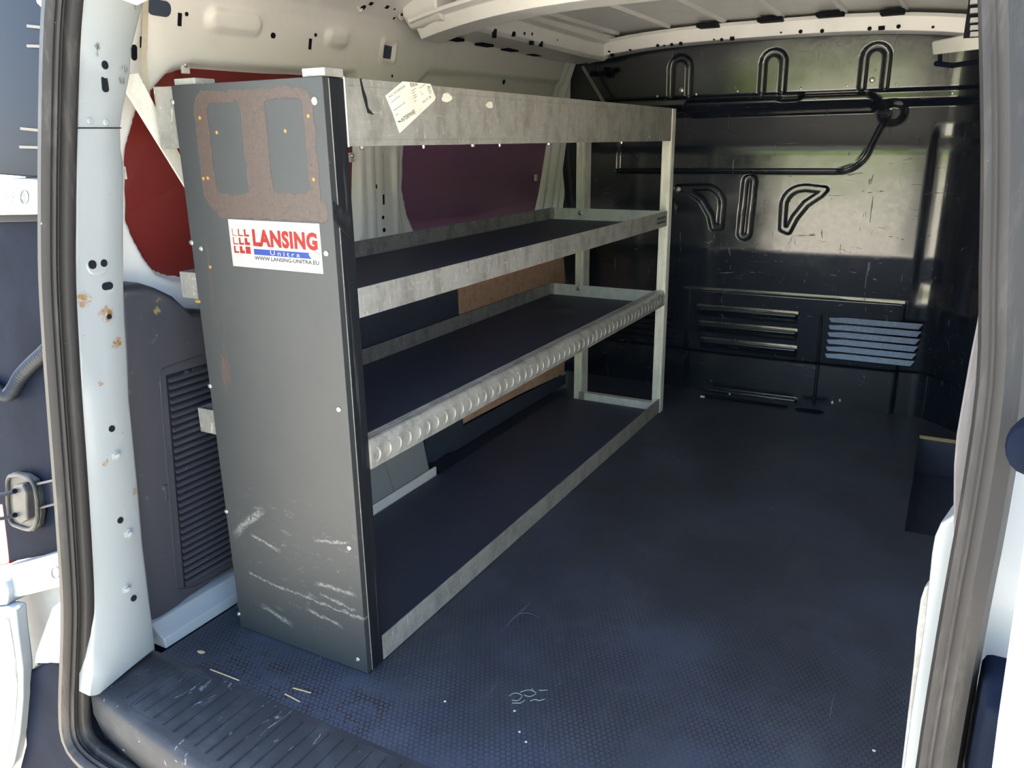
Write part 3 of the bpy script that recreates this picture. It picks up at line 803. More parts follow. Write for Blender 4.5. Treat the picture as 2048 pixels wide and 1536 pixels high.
# plain right-hand twin of the rail, carrying the sliding door track
MB().sweep([(0.93, 0.0, zr + 0.015), (0.93, 1.3, zr + 0.012), (0.925, 1.90, zr)], [(-0.10, 0.07), (-0.088, 0.02), (-0.07, 0.0), (0.05, 0.004), (0.06, 0.085), (-0.10, 0.085)]).build('roof_side_rail', 'white_lightened', ceiling, 0.003, True)
# rear header above the doorway
MB().sweep([(x, -0.105, roofz(x, 1.262, 0.05)) for x in np.linspace(-0.42, 0.93, 20)], [(0.06, 0.10), (0.05, -0.02), (-0.055, -0.035), (-0.06, 0.10)]).build('rear_header', 'white_lightened', ceiling, 0.004, True)

# ---------------- right wall (mostly hidden behind the door pillar)
wall_right = tag(grid('wall_right', np.linspace(-0.14, 2.06, 220), np.linspace(-0.22, 1.335, 150),
                      lambda y, z: (0.508 - wall_fn(y, np.maximum(z, -0.02))[0], y, z), 'white_lightened'), kind='structure')
for poly in (WIN1, WIN2):
    c = np.mean(poly, 0)
    MB().prism([(0.508 - float(wall_x(z)) + 0.028, (y - c[0]) * 1.03 + c[0], (z - c[1]) * 1.04 + c[1]) for y, z in poly], (0.006, 0, 0)).build('window_blank', 'red_panel' if poly is WIN1 else 'plum_panel', wall_right)
MB().box(1.22, 1.24, -0.05, 2.6, -0.45, 1.33).build('outer_skin', 'paint', wall_right)

# ---------------- left rear pillar
PL = [(166, -40, 300), (163, 0, 290), (160, 40, 280), (158, 100, 265), (156, 150, 262), (155, 190, 254), (154, 225, 247), (154, 254, 243), (154, 258, 243), (152, 300, 244), (151, 325, 249), (150, 440, 249),
      (150, 560, 249), (153, 640, 252), (157, 700, 256), (163, 800, 260), (175, 980, 278), (182, 1090, 287), (188, 1200, 300), (186, 1260, 308), (183, 1300, 312)]
la, lb = [], []
for u0, v, u1 in PL:
    la.append(onfx(u0, v, pillar_x)); lb.append(onfx(u1, v, pillar_x))
la.append(onfx(181, 1350, pillar_x)); lb.append(onfx(262, 1338, pillar_x))
la.append(onfx(179, 1392, pillar_x)); lb.append(onfx(200, 1388, pillar_x))
def pil_row(a, b):
    a = np.array(a); b = np.array(b); d = b - a
    dep = np.array([-1.0, 0, 0])
    return [a + dep * 0.03 - d * 0.02, a + dep * 0.004, a + d * 0.05, a + d * 0.5 + np.array([0.002, 0, 0]), a + d * 0.94, b + dep * 0.004, b + dep * 0.016 + d * 0.01, b + dep * 0.06 + d * 0.03]
rows = [pil_row(a, b) for a, b in zip(la, lb)]
vs = [p for r in rows for p in r]; k = len(rows[0])
pm = MB().add(vs, [(i * k + j, i * k + j + 1, (i + 1) * k + j + 1, (i + 1) * k + j) for i in range(len(rows) - 1) for j in range(k - 1)])
pillar = tag(pm.build('trim_1', 'pillar', smooth=True), kind='structure')
def pil(u, v): return onfx(u, v, pillar_x)
sm = MB(); a, b = pil(155, 256), pil(242, 256)
sm.tube([a + np.array([0.0002, 0, 0]), (a + b) / 2 + np.array([0.0022, 0, 0]), b + np.array([0.0002, 0, 0])], 0.0011, 6)
sm.build('panel_seam', 'dark_hole', pillar)
hl = MB()
for u, v, a, b in [(208, 130, .0055, .0065), (208, 168, .0055, .0125), (183, 529, .007, .0075), (206, 526, .006, .0065), (213, 572, .0105, .0065), (217, 633, .0045, .0045), (222, 857, .006, .006), (239, 1040, .006, .006), (266, 1196, .006, .006)]:
    slot(hl, pil(u, v) + np.array([0.002, 0, 0]), (1, 0, 0), (0, 0, 1), a, b, 1.0, 0.0012)
hl.build('punched_hole', 'dark_hole', pillar)
for u, v, r in [(195, 526, 0.022), (213, 572, 0.016), (222, 850, 0.016), (241, 1030, 0.014), (208, 130, 0.012)]:
    MB().lathe(pil(u, v) + np.array([-0.0005, 0, 0]), (1, 0, 0), [(r, 0), (r * 0.93, 0.0018), (r * 0.8, 0.0022), (r * 0.6, 0.0022)], 20).build('stamped_boss', 'pillar', pillar, smooth=True)
for u, v in [(231, 910), (256, 1066), (252, 1177), (178, 242), (210, 245)]:
    c = pil(u, v)
    small = v < 300
    r = 0.005 if small else 0.0095
    o = MB().lathe(c, (1, 0, 0), [(r, -0.001), (r, 0.003), (r * 0.75, 0.004)] + ([] if small else [(r * 0.55, 0.004), (r * 0.55, 0.009), (r * 0.3, 0.010)]), 6 if not small else 12)
    o.build('body_bolt' if not small else 'paint_plug', 'pillar', pillar, smooth=True)

# ---------------- doorway seal : one loop of rubber round the opening
YO, KO = -0.27, 0.105
L = [onpl(u, v, YO, KO) for u, v in [(170, -60), (165, 0), (158, 100), (152, 300), (150, 440), (150, 560), (156, 690), (163, 800), (174, 960), (182, 1090), (187, 1200), (184, 1300), (180, 1394), (184, 1455), (209, 1490), (251, 1518), (279, 1536)]]
L += [np.array((-0.20, -0.298, -0.130)), np.array((0.0, -0.315, -0.134)), np.array((0.254, -0.322, -0.136))]
Rr = [np.array((0.508 - p[0] + 0.0075 * float(smooth01((p[2] - 0.45) / 0.35)) + 0.003 * float(smooth01((p[2] - 0.85) / 0.2)), p[1], p[2])) for p in L[:-1]][::-1]
path = spline(L + Rr, 3)
prof = [(0.0, -0.002), (-0.007, 0.003), (-0.0095, 0.011), (-0.007, 0.018), (0.0, 0.0215), (0.006, 0.023), (0.007, 0.026), (0.001, 0.0285), (-0.002, 0.033), (0.0, 0.036), (0.001, 0.0362), (0.0045, 0.0375),
        (0.0045, 0.0385), (0.002, 0.040), (0.004, 0.046), (0.010, 0.050), (0.022, 0.048), (0.028, 0.03), (0.026, -0.002)]
seal = MB().sweep(path, prof, True, (0, -1, 0.105)).build('door_seal', 'seal', None, 0, True)
tag(seal, 'dark grey ribbed rubber seal running round the rear doorway', 'door seal')

# ---------------- sill scuff plate
def sill_y(x): return -0.278 - 0.052 * (1 - ((x - 0.254) / 0.66) ** 2)
xs = np.linspace(-0.432, 0.940, 62)
sill = empty('sill_plate', (0.254, -0.2, -0.006))
m = MB()
prf = []
for x in xs:
    yf = sill_y(x)
    prf.append([(x, -0.142, -0.010), (x, -0.142, 0.0035), (x, -0.155, 0.004), (x, yf + 0.010, 0.001), (x, yf, -0.004), (x, yf - 0.004, -0.012), (x, yf - 0.006, -0.05), (x, yf + 0.006, -0.115), (x, yf + 0.02, -0.13), (x, yf + 0.02, -0.010)])
k = 10
m.add([p for r in prf for p in r], [(i * k + j, i * k + (j + 1) % k, (i + 1) * k + (j + 1) % k, (i + 1) * k + j) for i in range(len(xs) - 1) for j in range(k)] + [tuple(range(k)), tuple(range((len(xs) - 1) * k, len(xs) * k))])
m.build('plate', 'sill', sill, 0, True)
rib0 = None
for i in range(41):
    x = -0.352 + i * 0.0302
    ya, yb = sill_y(x) + 0.024, -0.160
    MB().sweep([(x, ya, 0.0012), (x + 0.002, yb, 0.0036)], [(-0.0032, -0.003), (-0.0018, 0.0022), (0.0, 0.003), (0.0018, 0.0022), (0.0032, -0.003)]).build('tread_rib', 'sill', sill, 0, True)
for x0 in (-0.33, 0.10, 0.53):
    y0, y1 = sill_y(x0 + 0.04) + 0.016, -0.152
    pts = [(px_, py_, 0.0034 + (py_ + 0.15) * 0.022) for px_, py_ in arc((x0 + 0.02, y0 + 0.02), 0.02, 180, 270, 5) + arc((x0 + 0.075, y0 + 0.02), 0.02, 270, 360, 5) + arc((x0 + 0.075, y1 - 0.02), 0.02, 0, 90, 5) + arc((x0 + 0.02, y1 - 0.02), 0.02, 90, 180, 5)]
    MB().tube(pts + [pts[0]], 0.0012, 6).build('moulded_outline', 'sill', sill, 0, True)
tag(sill, 'grey ribbed plastic scuff plate along the rear door sill', 'sill plate')
# white ledge where the wall meets the floor, behind the pillar foot
led = MB().sweep([(-0.432, -0.125, 0.0), (-0.432, 0.56, 0.0)], [(-0.04, 0.0), (-0.04, 0.05), (-0.016, 0.046), (-0.004, 0.034), (0.004, 0.028), (0.016, 0.022), (0.019, 0.008), (0.019, 0.0)])
tag(led.build('trim_2', 'paint', None, 0.002, True), kind='structure')

# ================================================================== SHELVING RACK
rack = empty('shelving_rack', (0, 0, 0))
tag(rack, 'tall aluminium and black plywood shelving rack with three open shelves', 'shelving rack')
WP, LR, T, H = 0.337, 1.71, 0.049, 1.068
ep = MB().box(-WP, 0, 0, 0.0135, 0.002, H).build('end_panel', 'panel', rack, 0.0012)
tag(ep, 'worn grey plywood end panel with brown bare patches')
def pan(u, v, d=0.0): p = ony(u, v, 0); return np.array((p[0], -d, p[2]))
for u, v in [(345, 204), (629, 202), (383, 485), (402, 497), (653, 507), (420, 772), (678, 819), (453, 1023), (699, 1096), (478, 1228), (716, 1319)]:
    s_ = 0.0062 if (u, v) == (629, 202) else 0.0048
    MB().lathe(pan(u, v), (0, -1, 0), [(s_, -0.001), (s_, 0.0012), (s_ * 0.75, 0.0024), (s_ * 0.38, 0.0026), (s_ * 0.3, 0.0012)], 12).build('screw', 'zinc', ep, smooth=True)
for u, v in [(400, 236), (434, 265), (571, 262), (617, 232), (407, 357), (416, 356), (628, 359), (421, 534), (394, 603), (399, 603)]:
    MB().lathe(pan(u, v), (0, -1, 0), [(0.0034, -0.001), (0.0030, 0.0009), (0.0016, 0.0009), (0.0012, 0.0002)], 7).build('torn_hole', 'brass', ep)
MB().box(-0.012, 0.0006, 0.0137, 0.0149, 0.002, H - 0.002).build('joint_line', 'alu_dull', rack)
edge = MB().box(-WP, 0.0, 0.0153, T, 0.002, H - 0.001).build('inner_panel', 'edge', rack, 0.001)
m = MB().box(-0.02, 0.0018, 0.0125, T + 0.001, 0.0, 0.0)
def edgept(u, v): p = onx(u, v, 0.002); return p
tp = [edgept(665, 400), edgept(702, 432), edgept(704, 462), edgept(700, 478), edgept(667, 440)]
MB().prism([(0.0004, p[1], p[2]) for p in tp], (0.0012, 0, 0)).build('tape_patch', 'tape', edge)
MB().box(-0.335, -0.285, 0.006, 0.05, H + 0.0005, H + 0.011).build('post_cap', 'alu_dull', rack, 0.001)
MB().box(-0.045, 0.0005, 0.006, 0.0495, H + 0.0005, H + 0.013).build('post_cap', 'alu_dull', rack, 0.001)

# logo sticker
TL, TR, BR, BL = pan(456.2, 438), pan(638.7, 447.4), pan(647.4, 547.9), pan(466.9, 531.8)
EX = ((TR - TL) + (BR - BL)) / 2; EY = ((TL - BL) + (TR - BR)) / 2
ORG = (TL + TR + BL + BR) / 4 - EX / 2 - EY / 2
NO = np.array((0, -1.0, 0))
st = MB()
st.prism([ORG, ORG + EX, ORG + EX + EY, ORG + EY], NO * 0.0006, 0)
def sq(a, b, lift=0.0009): return ORG + EX * a + EY * b + NO * lift
def sbox(x0, y0, x1, y1, mi, lift=0.0009):
    st.add([sq(x0, y0, lift), sq(x1, y0, lift), sq(x1, y1, lift), sq(x0, y1, lift)], [(0, 1, 2, 3)], mi)
th = [[0.10, 0.22, 0.36], [0.20, 0.36, 0.55], [0.34, 0.55, 1.0]]
cw, ch, gx, gy = 0.056, 0.150, 0.068, 0.182
for r in range(3):
    for c in range(3):
        x0 = 0.035 + c * gx; y0 = 0.655 - r * gy; t_ = th[r][c]
        sbox(x0, y0, x0 + cw * t_, y0 + ch, 1)
        sbox(x0 + cw * t_, y0, x0 + cw, y0 + ch * min(t_, 1) * (0.75 if t_ < 1 else 1), 1)
put_text(st, 'LANSING', sq(0.265, 0.46), EX * 0.70, EY * 0.36, 1, 1.1, 0.05)
sbox(0.265, 0.285, 0.935, 0.405, 2)
put_text(st, 'Unitra', sq(0.45, 0.302, 0.0012), EX * 0.32, EY * 0.09, 0, 1.5, 0.008)
put_text(st, 'WWW.LANSING-UNITRA.EU', sq(0.265, 0.175), EX * 0.70, EY * 0.08, 3, 1.0, 0.01)
wc = (0.925, 0.355)
st.add([sq(wc[0] + 0.055 * math.cos(t_) * (1 + 0.12 * math.sin(3 * t_)), wc[1] + 0.085 * math.sin(t_) * (1 + 0.1 * math.cos(4 * t_)), 0.0014) for t_ in np.linspace(0, 6.28, 22)[:-1]], [tuple(range(21))], 0)
tag(st.build('logo_sticker', ['sticker', 'ink_red', 'ink_blue', 'ink_black'], ep), 'white sticker with red and blue maker lettering')

# top board, shelves, rails
def rail_box(name, x0, x1, y0, y1, z0, z1, mat='alu', par=rack, bev=0.0006): return MB().box(x0, x1, y0, y1, z0, z1).build(name, mat, par, bev)
HB = 0.965
top = MB().box(-0.0025, 0.0, T, 1.708, HB, H + 0.001).box(-0.02, -0.0025, T, 1.708, HB, HB + 0.002).box(-0.0002, 0.0008, T, 1.708, H - 0.011, H - 0.0105).box(-0.0002, 0.0008, T, 1.708, HB + 0.010, HB + 0.0105)
top = tag(top.build('top_board', 'alu_dull', rack, 0.0004), 'wide scratched aluminium board along the rack top')
rail_box('board_end', -0.004, 0.0014, T + 0.0002, T + 0.0022, HB - 0.001, H + 0.002, 'paper')
rail_box('back_board', -0.4445, -0.442, T, 1.708, HB, H + 0.006, 'alu')
rail_box('end_board', -0.4419, -0.0026, T + 0.0002, T + 0.0026, HB, H + 0.004, 'alu')
rail_box('end_board', -0.4419, -0.0026, 1.7055, 1.708, HB, H, 'alu')
MB().box(-0.4415, -0.021, 0.053, 1.705, HB + 0.0025, HB + 0.0115).build('shelf_board', 'black_ply', rack)
for u in (726, 849, 947, 1001, 1099, 1244):
    p = onx(u, 291, -0.008)
    s_ = 0.0045 if u in (947, 1099, 726) else 0.003
    MB().lathe((-0.010, p[1], HB), (0, 0, -1), [(s_, -0.001), (s_, 0.004), (s_ * 0.6, 0.006)], 8).build('bolt', 'zinc', top, smooth=True)
MB().lathe((0, onx(1299, 276, 0)[1], 0.978), (1, 0, 0), [(0.004, -0.001), (0.004, 0.001), (0.002, 0.002)], 10).build('rivet', 'alu', top, smooth=True)
# delivery label on the top board
lab = MB()
LP = [onx(u, v, 0.0006) for u, v in [(770.6, 191.5), (804.8, 162.6), (860.4, 167.8), (870.8, 194.5), (869, 200.5), (798.9, 266.3), (785, 225.7)]]
lab.prism(LP, (0.0007, 0, 0), 0)
def lpt(u, v): return onx(u, v, 0.0016)
def ltext(s_, a, b, c, mi=1, off=0.0, spc=1.0):          # a = lower left, b = lower right, c = upper left
    A_, B_, C_ = lpt(*a), lpt(*b), lpt(*c); put_text(lab, s_, A_, B_ - A_, C_ - A_, mi, spc, off)
Z = lambda X, Y: (670 + X * 0.19531, 130 + Y * 0.19531)
ltext('INTERPANE', Z(690, 588), Z(825, 492), Z(674, 548), 1, 0.006, 0.95)
for k_ in range(5):
    a0, a1 = math.radians(200 + 26 * k_), math.radians(219 + 26 * k_)
    c = Z(662, 592)
    lab.add([lpt(c[0] + r * math.cos(a) , c[1] + r * 1.05 * math.sin(a)) for r, a in [(4.4, a0), (4.4, a1), (1.2, a1), (1.2, a0)]], [(0, 1, 2, 3)], 1)
ltext('AGC INTERPANE', Z(556, 340), Z(722, 222), Z(546, 318), 2)
ltext('ESG FC ER', Z(905, 392), Z(990, 330), Z(895, 372), 1, 0.0)
ltext('1378', Z(990, 290), Z(975, 215), Z(960, 290), 1)
for (X0, Y0, X1, Y1) in [(575, 388, 665, 318), (600, 470, 720, 385), (620, 520, 650, 500), (785, 270, 830, 240), (790, 295, 820, 275), (800, 322, 835, 300), (805, 345, 838, 322), (815, 378, 832, 366), (865, 240, 925, 198), (872, 282, 884, 274), (885, 308, 905, 294)]:
    A_, B_ = np.array(Z(X0, Y0)), np.array(Z(X1, Y1)); o_ = np.array((-0.55, -1.0)) * 0.8
    lab.add([lpt(*A_), lpt(*B_), lpt(*(B_ + o_)), lpt(*(A_ + o_))], [(0, 1, 2, 3)], 2)
for k_ in range(9):
    X0, Y0 = 765 + k_ * 9, 182 + k_ * 0.5
    ww = 3.5 if k_ % 3 else 5.5
    lab.add([lpt(*Z(X0, Y0)), lpt(*Z(X0 + ww, Y0)), lpt(*Z(X0 + ww + 14, Y0 + 44 - k_ * 3)), lpt(*Z(X0 + 14, Y0 + 44 - k_ * 3))], [(0, 1, 2, 3)], 1)
tag(lab.build('delivery_label', ['paper', 'ink_dark', 'ink_grey'], top), 'cream paper label with printed lettering')
for pts in ([(719, 158), (722, 156), (727, 178), (733, 195), (736, 215), (741, 222), (748, 230), (735, 226), (731, 212), (725, 190)],):
    MB().prism([onx(u, v, 0.0002) for u, v in pts], (0.0006, 0, 0)).build('tar_mark', 'tape', top)
for cu, cv, r in [(893, 195, 10), (979, 210, 7)]:
    MB().prism([onx(cu + r * math.cos(t_) * (1 + 0.2 * math.sin(3 * t_ + cu)), cv + r * 0.95 * math.sin(t_), 0.0002) for t_ in np.linspace(0, 6.28, 14)[:-1]], (0.0005, 0, 0)).build('glue_mark', 'paper', top)

def shelf(z0, z1, fz0, fz1, front=True):
    b = MB().box(-0.4415, -0.003, 0.056, 1.703, z0 + 0.001, z0 + 0.010).build('shelf_board', 'black_ply', rack)
    if front: rail_box('front_rail', -0.0028, 0.0, T, 1.7095, fz0, fz1, 'alu')
    br = rail_box('back_rail', -0.4445, -0.442, 0.052, 1.708, z0, z1, 'alu')
    rail_box('end_rail', -0.4418, -0.003, 0.052, 0.0545, z0, z1, 'alu')
    er = rail_box('end_rail', -0.4418, -0.003, 1.7045, 1.707, z0, z1, 'alu_bright')
    for yy, s_ in ((1.704, -1), (0.055, 1)):
        MB().prism([(-0.4417, yy, z0 + 0.011), (-0.430, yy, z0 + 0.011), (-0.4417, yy + s_ * 0.012, z0 + 0.011)], (0, 0, z1 - z0 - 0.012)).build('corner_bracket', 'alu_dull', rack)
    c = ony(1160, 426, 1.704) if z0 > 0.6 else ony(1157, 577, 1.704)
    MB().lathe((c[0], 1.7045, c[2]), (0, -1, 0), [(0.009, -0.001), (0.009, 0.002), (0.006, 0.003), (0.006, 0.008), (0.003, 0.009)], 8).build('bolt', 'zinc', er, smooth=True)
    return b
shelf(0.684, 0.735, 0.684, 0.735)
shelf(0.403, 0.455, 0.406, 0.46, False)
p0, p1 = onx(1314, 431, 0), onx(1331, 446, 0)
ms = MB()
for k_ in range(2):
    za = 0.716 - k_ * 0.014
    ms.box(0.0, 0.0006, p0[1] + 0.004, p1[1], za - 0.004, za + 0.0045)
ms.build('maker_plate', 'ink_dark', rack)
# gripping front profile of the middle shelf
m = MB().sweep([(0, 0.0495, 0.40), (0, 1.735, 0.40)], [(-0.034, 0.050), (-0.034, 0.0565), (-0.028, 0.0585), (-0.025, 0.0570), (-0.020, 0.0588), (-0.016, 0.0573), (-0.012, 0.0590), (-0.004, 0.0575), (0.002, 0.051), (0.0035, 0.046), (0.0035, 0.010), (0.002, 0.005), (-0.002, 0.005), (-0.002, 0.046), (-0.006, 0.050)])
nose = m.build('grip_profile', 'alu_grip', rack, 0, True)
rs = MB()
pth = []
for k_ in range(13):
    a = math.radians(-115 + 230 * k_ / 12)
    pth.append((0.0032 + 0.0012 * math.cos(a), 0.0065 * math.sin(a * 0.5 + 0.3), 0.0125 * math.sin(a)))
rs.tube([(0.0035, 0.010 * math.cos(math.radians(a)) - 0.004, 0.0135 * math.sin(math.radians(a))) for a in np.linspace(-100, 100, 11)], [0.0008] + [0.0026] * 9 + [0.0008], 6, up=(1, 0, 0.01))
r0 = rs.build('grip_ridge', 'alu_dull', nose, 0, True)
n_r = 52
for i in range(n_r):
    loc = (0, 0.070 + i * (1.655 / n_r), 0.4285)
    if i == 0: r0.location = Vector(loc)
    else: dup(r0, nose, loc)
# base rail and base board
rail_box('base_rail', -0.0028, 0.0, T, 1.735, 0.002, 0.055, 'alu_dull')
MB().box(-0.40, -0.003, T, 1.70, 0.002, 0.010).build('base_board', 'black_ply', rack)
# far end frame
def post(x0, x1, y0, y1, z0, z1):
    w = x1 - x0
    m_ = MB().sweep([((x0 + x1) / 2, (y0 + y1) / 2, z0), ((x0 + x1) / 2, (y0 + y1) / 2, z1)],
                    [(-w / 2, -(y1 - y0) / 2), (w / 2, -(y1 - y0) / 2), (w / 2, (y1 - y0) / 2), (w * 0.40, (y1 - y0) / 2), (w * 0.38, (y1 - y0) / 2 - 0.003), (w * 0.18, (y1 - y0) / 2 - 0.003), (w * 0.16, (y1 - y0) / 2),
                     (-w * 0.12, (y1 - y0) / 2), (-w * 0.14, (y1 - y0) / 2 - 0.003), (-w * 0.34, (y1 - y0) / 2 - 0.003), (-w * 0.36, (y1 - y0) / 2), (-w / 2, (y1 - y0) / 2)], True, (0, -1, 0))
    return m_.build('upright_post', 'alu_bright', rack)
post(-0.029, 0.004, 1.7095, 1.742, 0.002, H)
post(-0.345, -0.312, 1.7095, 1.765, 0.002, HB)
MB().box(-0.312, -0.029, 1.7097, 1.735, 0.002, 0.036).build('base_crossbar', 'alu_bright', rack, 0.001)
MB().box(-0.322, -0.300, 1.705, 1.7095, 0.010, 0.040).build('foot_bracket', 'alu_dull', rack, 0.001)

# ================================================================== LEFT SIDE FITTINGS
TX = -0.454
tp_ = empty('side_trim_panel', (-0.46, 0.0, 0.03))
tag(tp_, 'dark grey moulded plastic trim panel with vent ribs beside the pillar', 'trim panel')
def tx(u, v, d=0.0): p = onx(u, v, TX + d); return (p[1], p[2])
OUT = [tx(240, 573), tx(291, 567), tx(320, 576), tx(349, 590), tx(380, 619), tx(393, 620)] + [(0.30, 0.60), (0.50, 0.45), (0.54, 0.20), (0.50, 0.055), (0.30, 0.052)] + [tx(465, 1143), tx(380, 1200), tx(318, 1256), tx(306, 1256), tx(296, 1235), tx(270, 1050), tx(248, 800)]
m = MB(); k = len(OUT); c = np.mean(OUT, 0)
def ring(s_, dx): return [(TX + dx, c[0] + (y - c[0]) * s_, c[1] + (z - c[1]) * s_) for y, z in OUT]
R_ = [ring(1.0, -0.06), ring(1.0, -0.022), ring(0.99, -0.010), ring(0.965, -0.002), ring(0.94, 0.0)]
vs = [q for r in R_ for q in r]
m.add(vs, [(i * k + j, i * k + (j + 1) % k, (i + 1) * k + (j + 1) % k, (i + 1) * k + j) for i in range(4) for j in range(k)] + [tuple(range(4 * k, 5 * k))])
tb = m.build('panel_body', 'trim', tp_, 0, True)
# vent frame and ribs
zv0, zv1 = 0.078, 0.548
_v0, _v1 = onx(355, 1195, TX), onx(318, 760, TX)
def vy(z): return _v0[1] + (z - _v0[2]) * (_v1[1] - _v0[1]) / (_v1[2] - _v0[2])
fr = spline([(TX + 0.0008, 0.20, 0.556), (TX + 0.0008, vy(.54) + 0.03, 0.553), (TX + 0.0008, vy(.54) + 0.006, 0.538), (TX + 0.0008, vy(.50), 0.50), (TX + 0.0008, vy(.3), 0.30), (TX + 0.0008, vy(.11), 0.11), (TX + 0.0008, vy(.08) + 0.01, 0.080), (TX + 0.0008, 0.03, 0.064), (TX + 0.0008, 0.20, 0.064)], 5)
MB().tube(fr, 0.0018, 6).build('vent_frame', 'trim', tp_, 0, True)
MB().prism([(TX + 0.0002, vy(.535) + 0.016, 0.537), (TX + 0.0002, 0.245, 0.537), (TX + 0.0002, 0.245, 0.080), (TX + 0.0002, vy(.08) + 0.018, 0.080)], (0.0006, 0, 0)).build('vent_shadow', 'dark_hole', tp_)  # dark sheet standing in for the shade between the ribs
for i in range(31):
    z = 0.526 - i * 0.0146
    y0 = vy(z) + 0.020
    MB().sweep([(TX + 0.0005, y0, z), (TX + 0.0005, 0.24, z)], [(-0.002, -0.0040), (0.0062, -0.0034), (0.0070, -0.0018), (0.0040, 0.0020), (-0.002, 0.0052)], up=(0, 0, 1)).build('vent_rib', 'trim', tp_)
em = MB()
a = np.array(onx(372, 748, TX + 0.0005)); 
em.prism([a + np.array((0, dy, dz)) for dy, dz in [(-0.009, 0), (0, 0.008), (0.009, 0.002), (0, -0.006)]], (0.0012, 0, 0))
for k_ in range(5):
    em.box(TX + 0.0005, TX + 0.0016, a[1] + 0.016 + k_ * 0.006, a[1] + 0.018 + k_ * 0.006, a[2] - 0.006 - k_ * 0.0005, a[2] + 0.007 - k_ * 0.0005)
em.build('moulded_mark', 'trim', tp_)
# small catch on the frame
MB().box(TX - 0.001, TX + 0.0025, vy(.32) - 0.012, vy(.32) - 0.003, 0.285, 0.318).build('catch', 'trim', tp_, 0.001)

# wheel arch box seen under the shelves
ya = [onx(u, v, -0.42) for u, v in [(745, 930), (836, 893), (850, 925), (862, 942), (858, 958), (748, 1033)]]
arch = MB().prism([(-0.54, 0.40, 0.0), (-0.54, 0.86, 0.0), (-0.54, 0.82, 0.30), (-0.54, 0.45, 0.30)], (0, 0, 0))
arch = MB()
arch.add([(-0.412, 0.44, 0.002), (-0.412, 0.825, 0.002), (-0.412, 0.79, 0.15), (-0.425, 0.72, 0.24), (-0.425, 0.46, 0.24),
          (-0.54, 0.44, 0.002), (-0.54, 0.84, 0.002), (-0.54, 0.82, 0.15), (-0.54, 0.74, 0.26), (-0.54, 0.46, 0.26)],
         [(0, 1, 2, 3, 4), (9, 8, 7, 6, 5), (0, 5, 6, 1), (1, 6, 7, 2), (2, 7, 8, 3), (3, 8, 9, 4), (4, 9, 5, 0)])
ao = empty('wheel_arch', (-0.47, 0.63, 0.0))
arch.build('arch_panel', 'paint', ao, 0.008, True)
MB().box(-0.4115, -0.404, 0.44, 0.84, 0.002, 0.036).build('sealed_flange', 'white_lightened', ao, 0.003)
a, b = onx(772, 925, -0.411), onx(789, 990, -0.411)
MB().tube([(-0.4115, a[1], a[2]), (-0.4115, b[1], b[2] + 0.01)], 0.0014, 6).build('panel_crease', 'alu_dull', ao)
tag(ao, 'pale grey steel wheel arch behind the bottom shelf', 'wheel arch')
# lining boards
bl = [(0.50, 0.62), (0.50, 0.275), (0.855, 0.272), (0.86, 0.03), (0.90, 0.018), (0.97, 0.022), (1.03, 0.012), (1.87, 0.008), (1.87, 0.050), (1.45, 0.070), (1.075, 0.080), (1.073, 0.30), (1.068, 0.62)]
o = MB().prism([(-0.463, y, z) for y, z in bl], (0.008, 0, 0)).build('lining_board', 'black_ply', None)
tag(o, 'black plywood lining board behind the middle shelf, roughly cut along its bottom', 'lining board')
hb = [(1.072, 0.62), (1.078, 0.088), (1.45, 0.078), (1.86, 0.058), (1.86, 0.45), (1.83, 0.62)]
o = MB().prism([(-0.462, y, z) for y, z in hb], (0.006, 0, 0)).build('lining_board', 'hardboard', None)
tag(o, 'brown hardboard lining panel at the far end of the left wall', 'lining board')
# brace, strap
o = MB().prism([onx(u, v, -0.450) for u, v in [(250, 150), (250, 180), (375, 382), (375, 338), (277, 146)]], (-0.004, 0, 0)).build('flat_brace', 'alu_bright', None, 0.001)
tag(o, 'pale flat metal brace slanting down behind the rack end panel', 'brace')
m = MB(); cs = [(292, -30), (290, 60), (288, 120), (292, 160), (295, 190)]
pts = [onx(u, v, -0.472) for u, v in cs]
m.sweep(spline(pts, 4), [(-0.0055, -0.001), (0.0055, -0.001), (0.0055, 0.001), (-0.0055, 0.001)], up=(1, 0, 0))
stp = m.build('hanging_strap', 'strap', None)
tag(stp, 'narrow cream webbing strap hanging from the roof edge by the pillar', 'strap')
o = MB().tube([ony(1165, 133, 1.93), ony(1208, 206, 1.93)], 0.006, 8).build('stay_rod', 'alu_dull', None, 0, True)
tag(o, 'thin grey steel stay slanting across the upper left bulkhead corner', 'stay rod')
# cable connector block in the upper left bulkhead corner
cb = empty('wiring_clip', (-0.40, 1.93, 1.20))
for i, (u, v) in enumerate([(1187, 148), (1202, 149), (1215, 140)]):
    p = ony(u, v, 1.93)
    MB().box(p[0] - 0.011, p[0] + 0.009, 1.92, 1.955, p[2] - 0.009, p[2] + 0.010).build('plug', 'black_plastic', cb, 0.002)
tag(cb, 'small black wiring plugs in the upper left bulkhead corner', 'wiring clip')

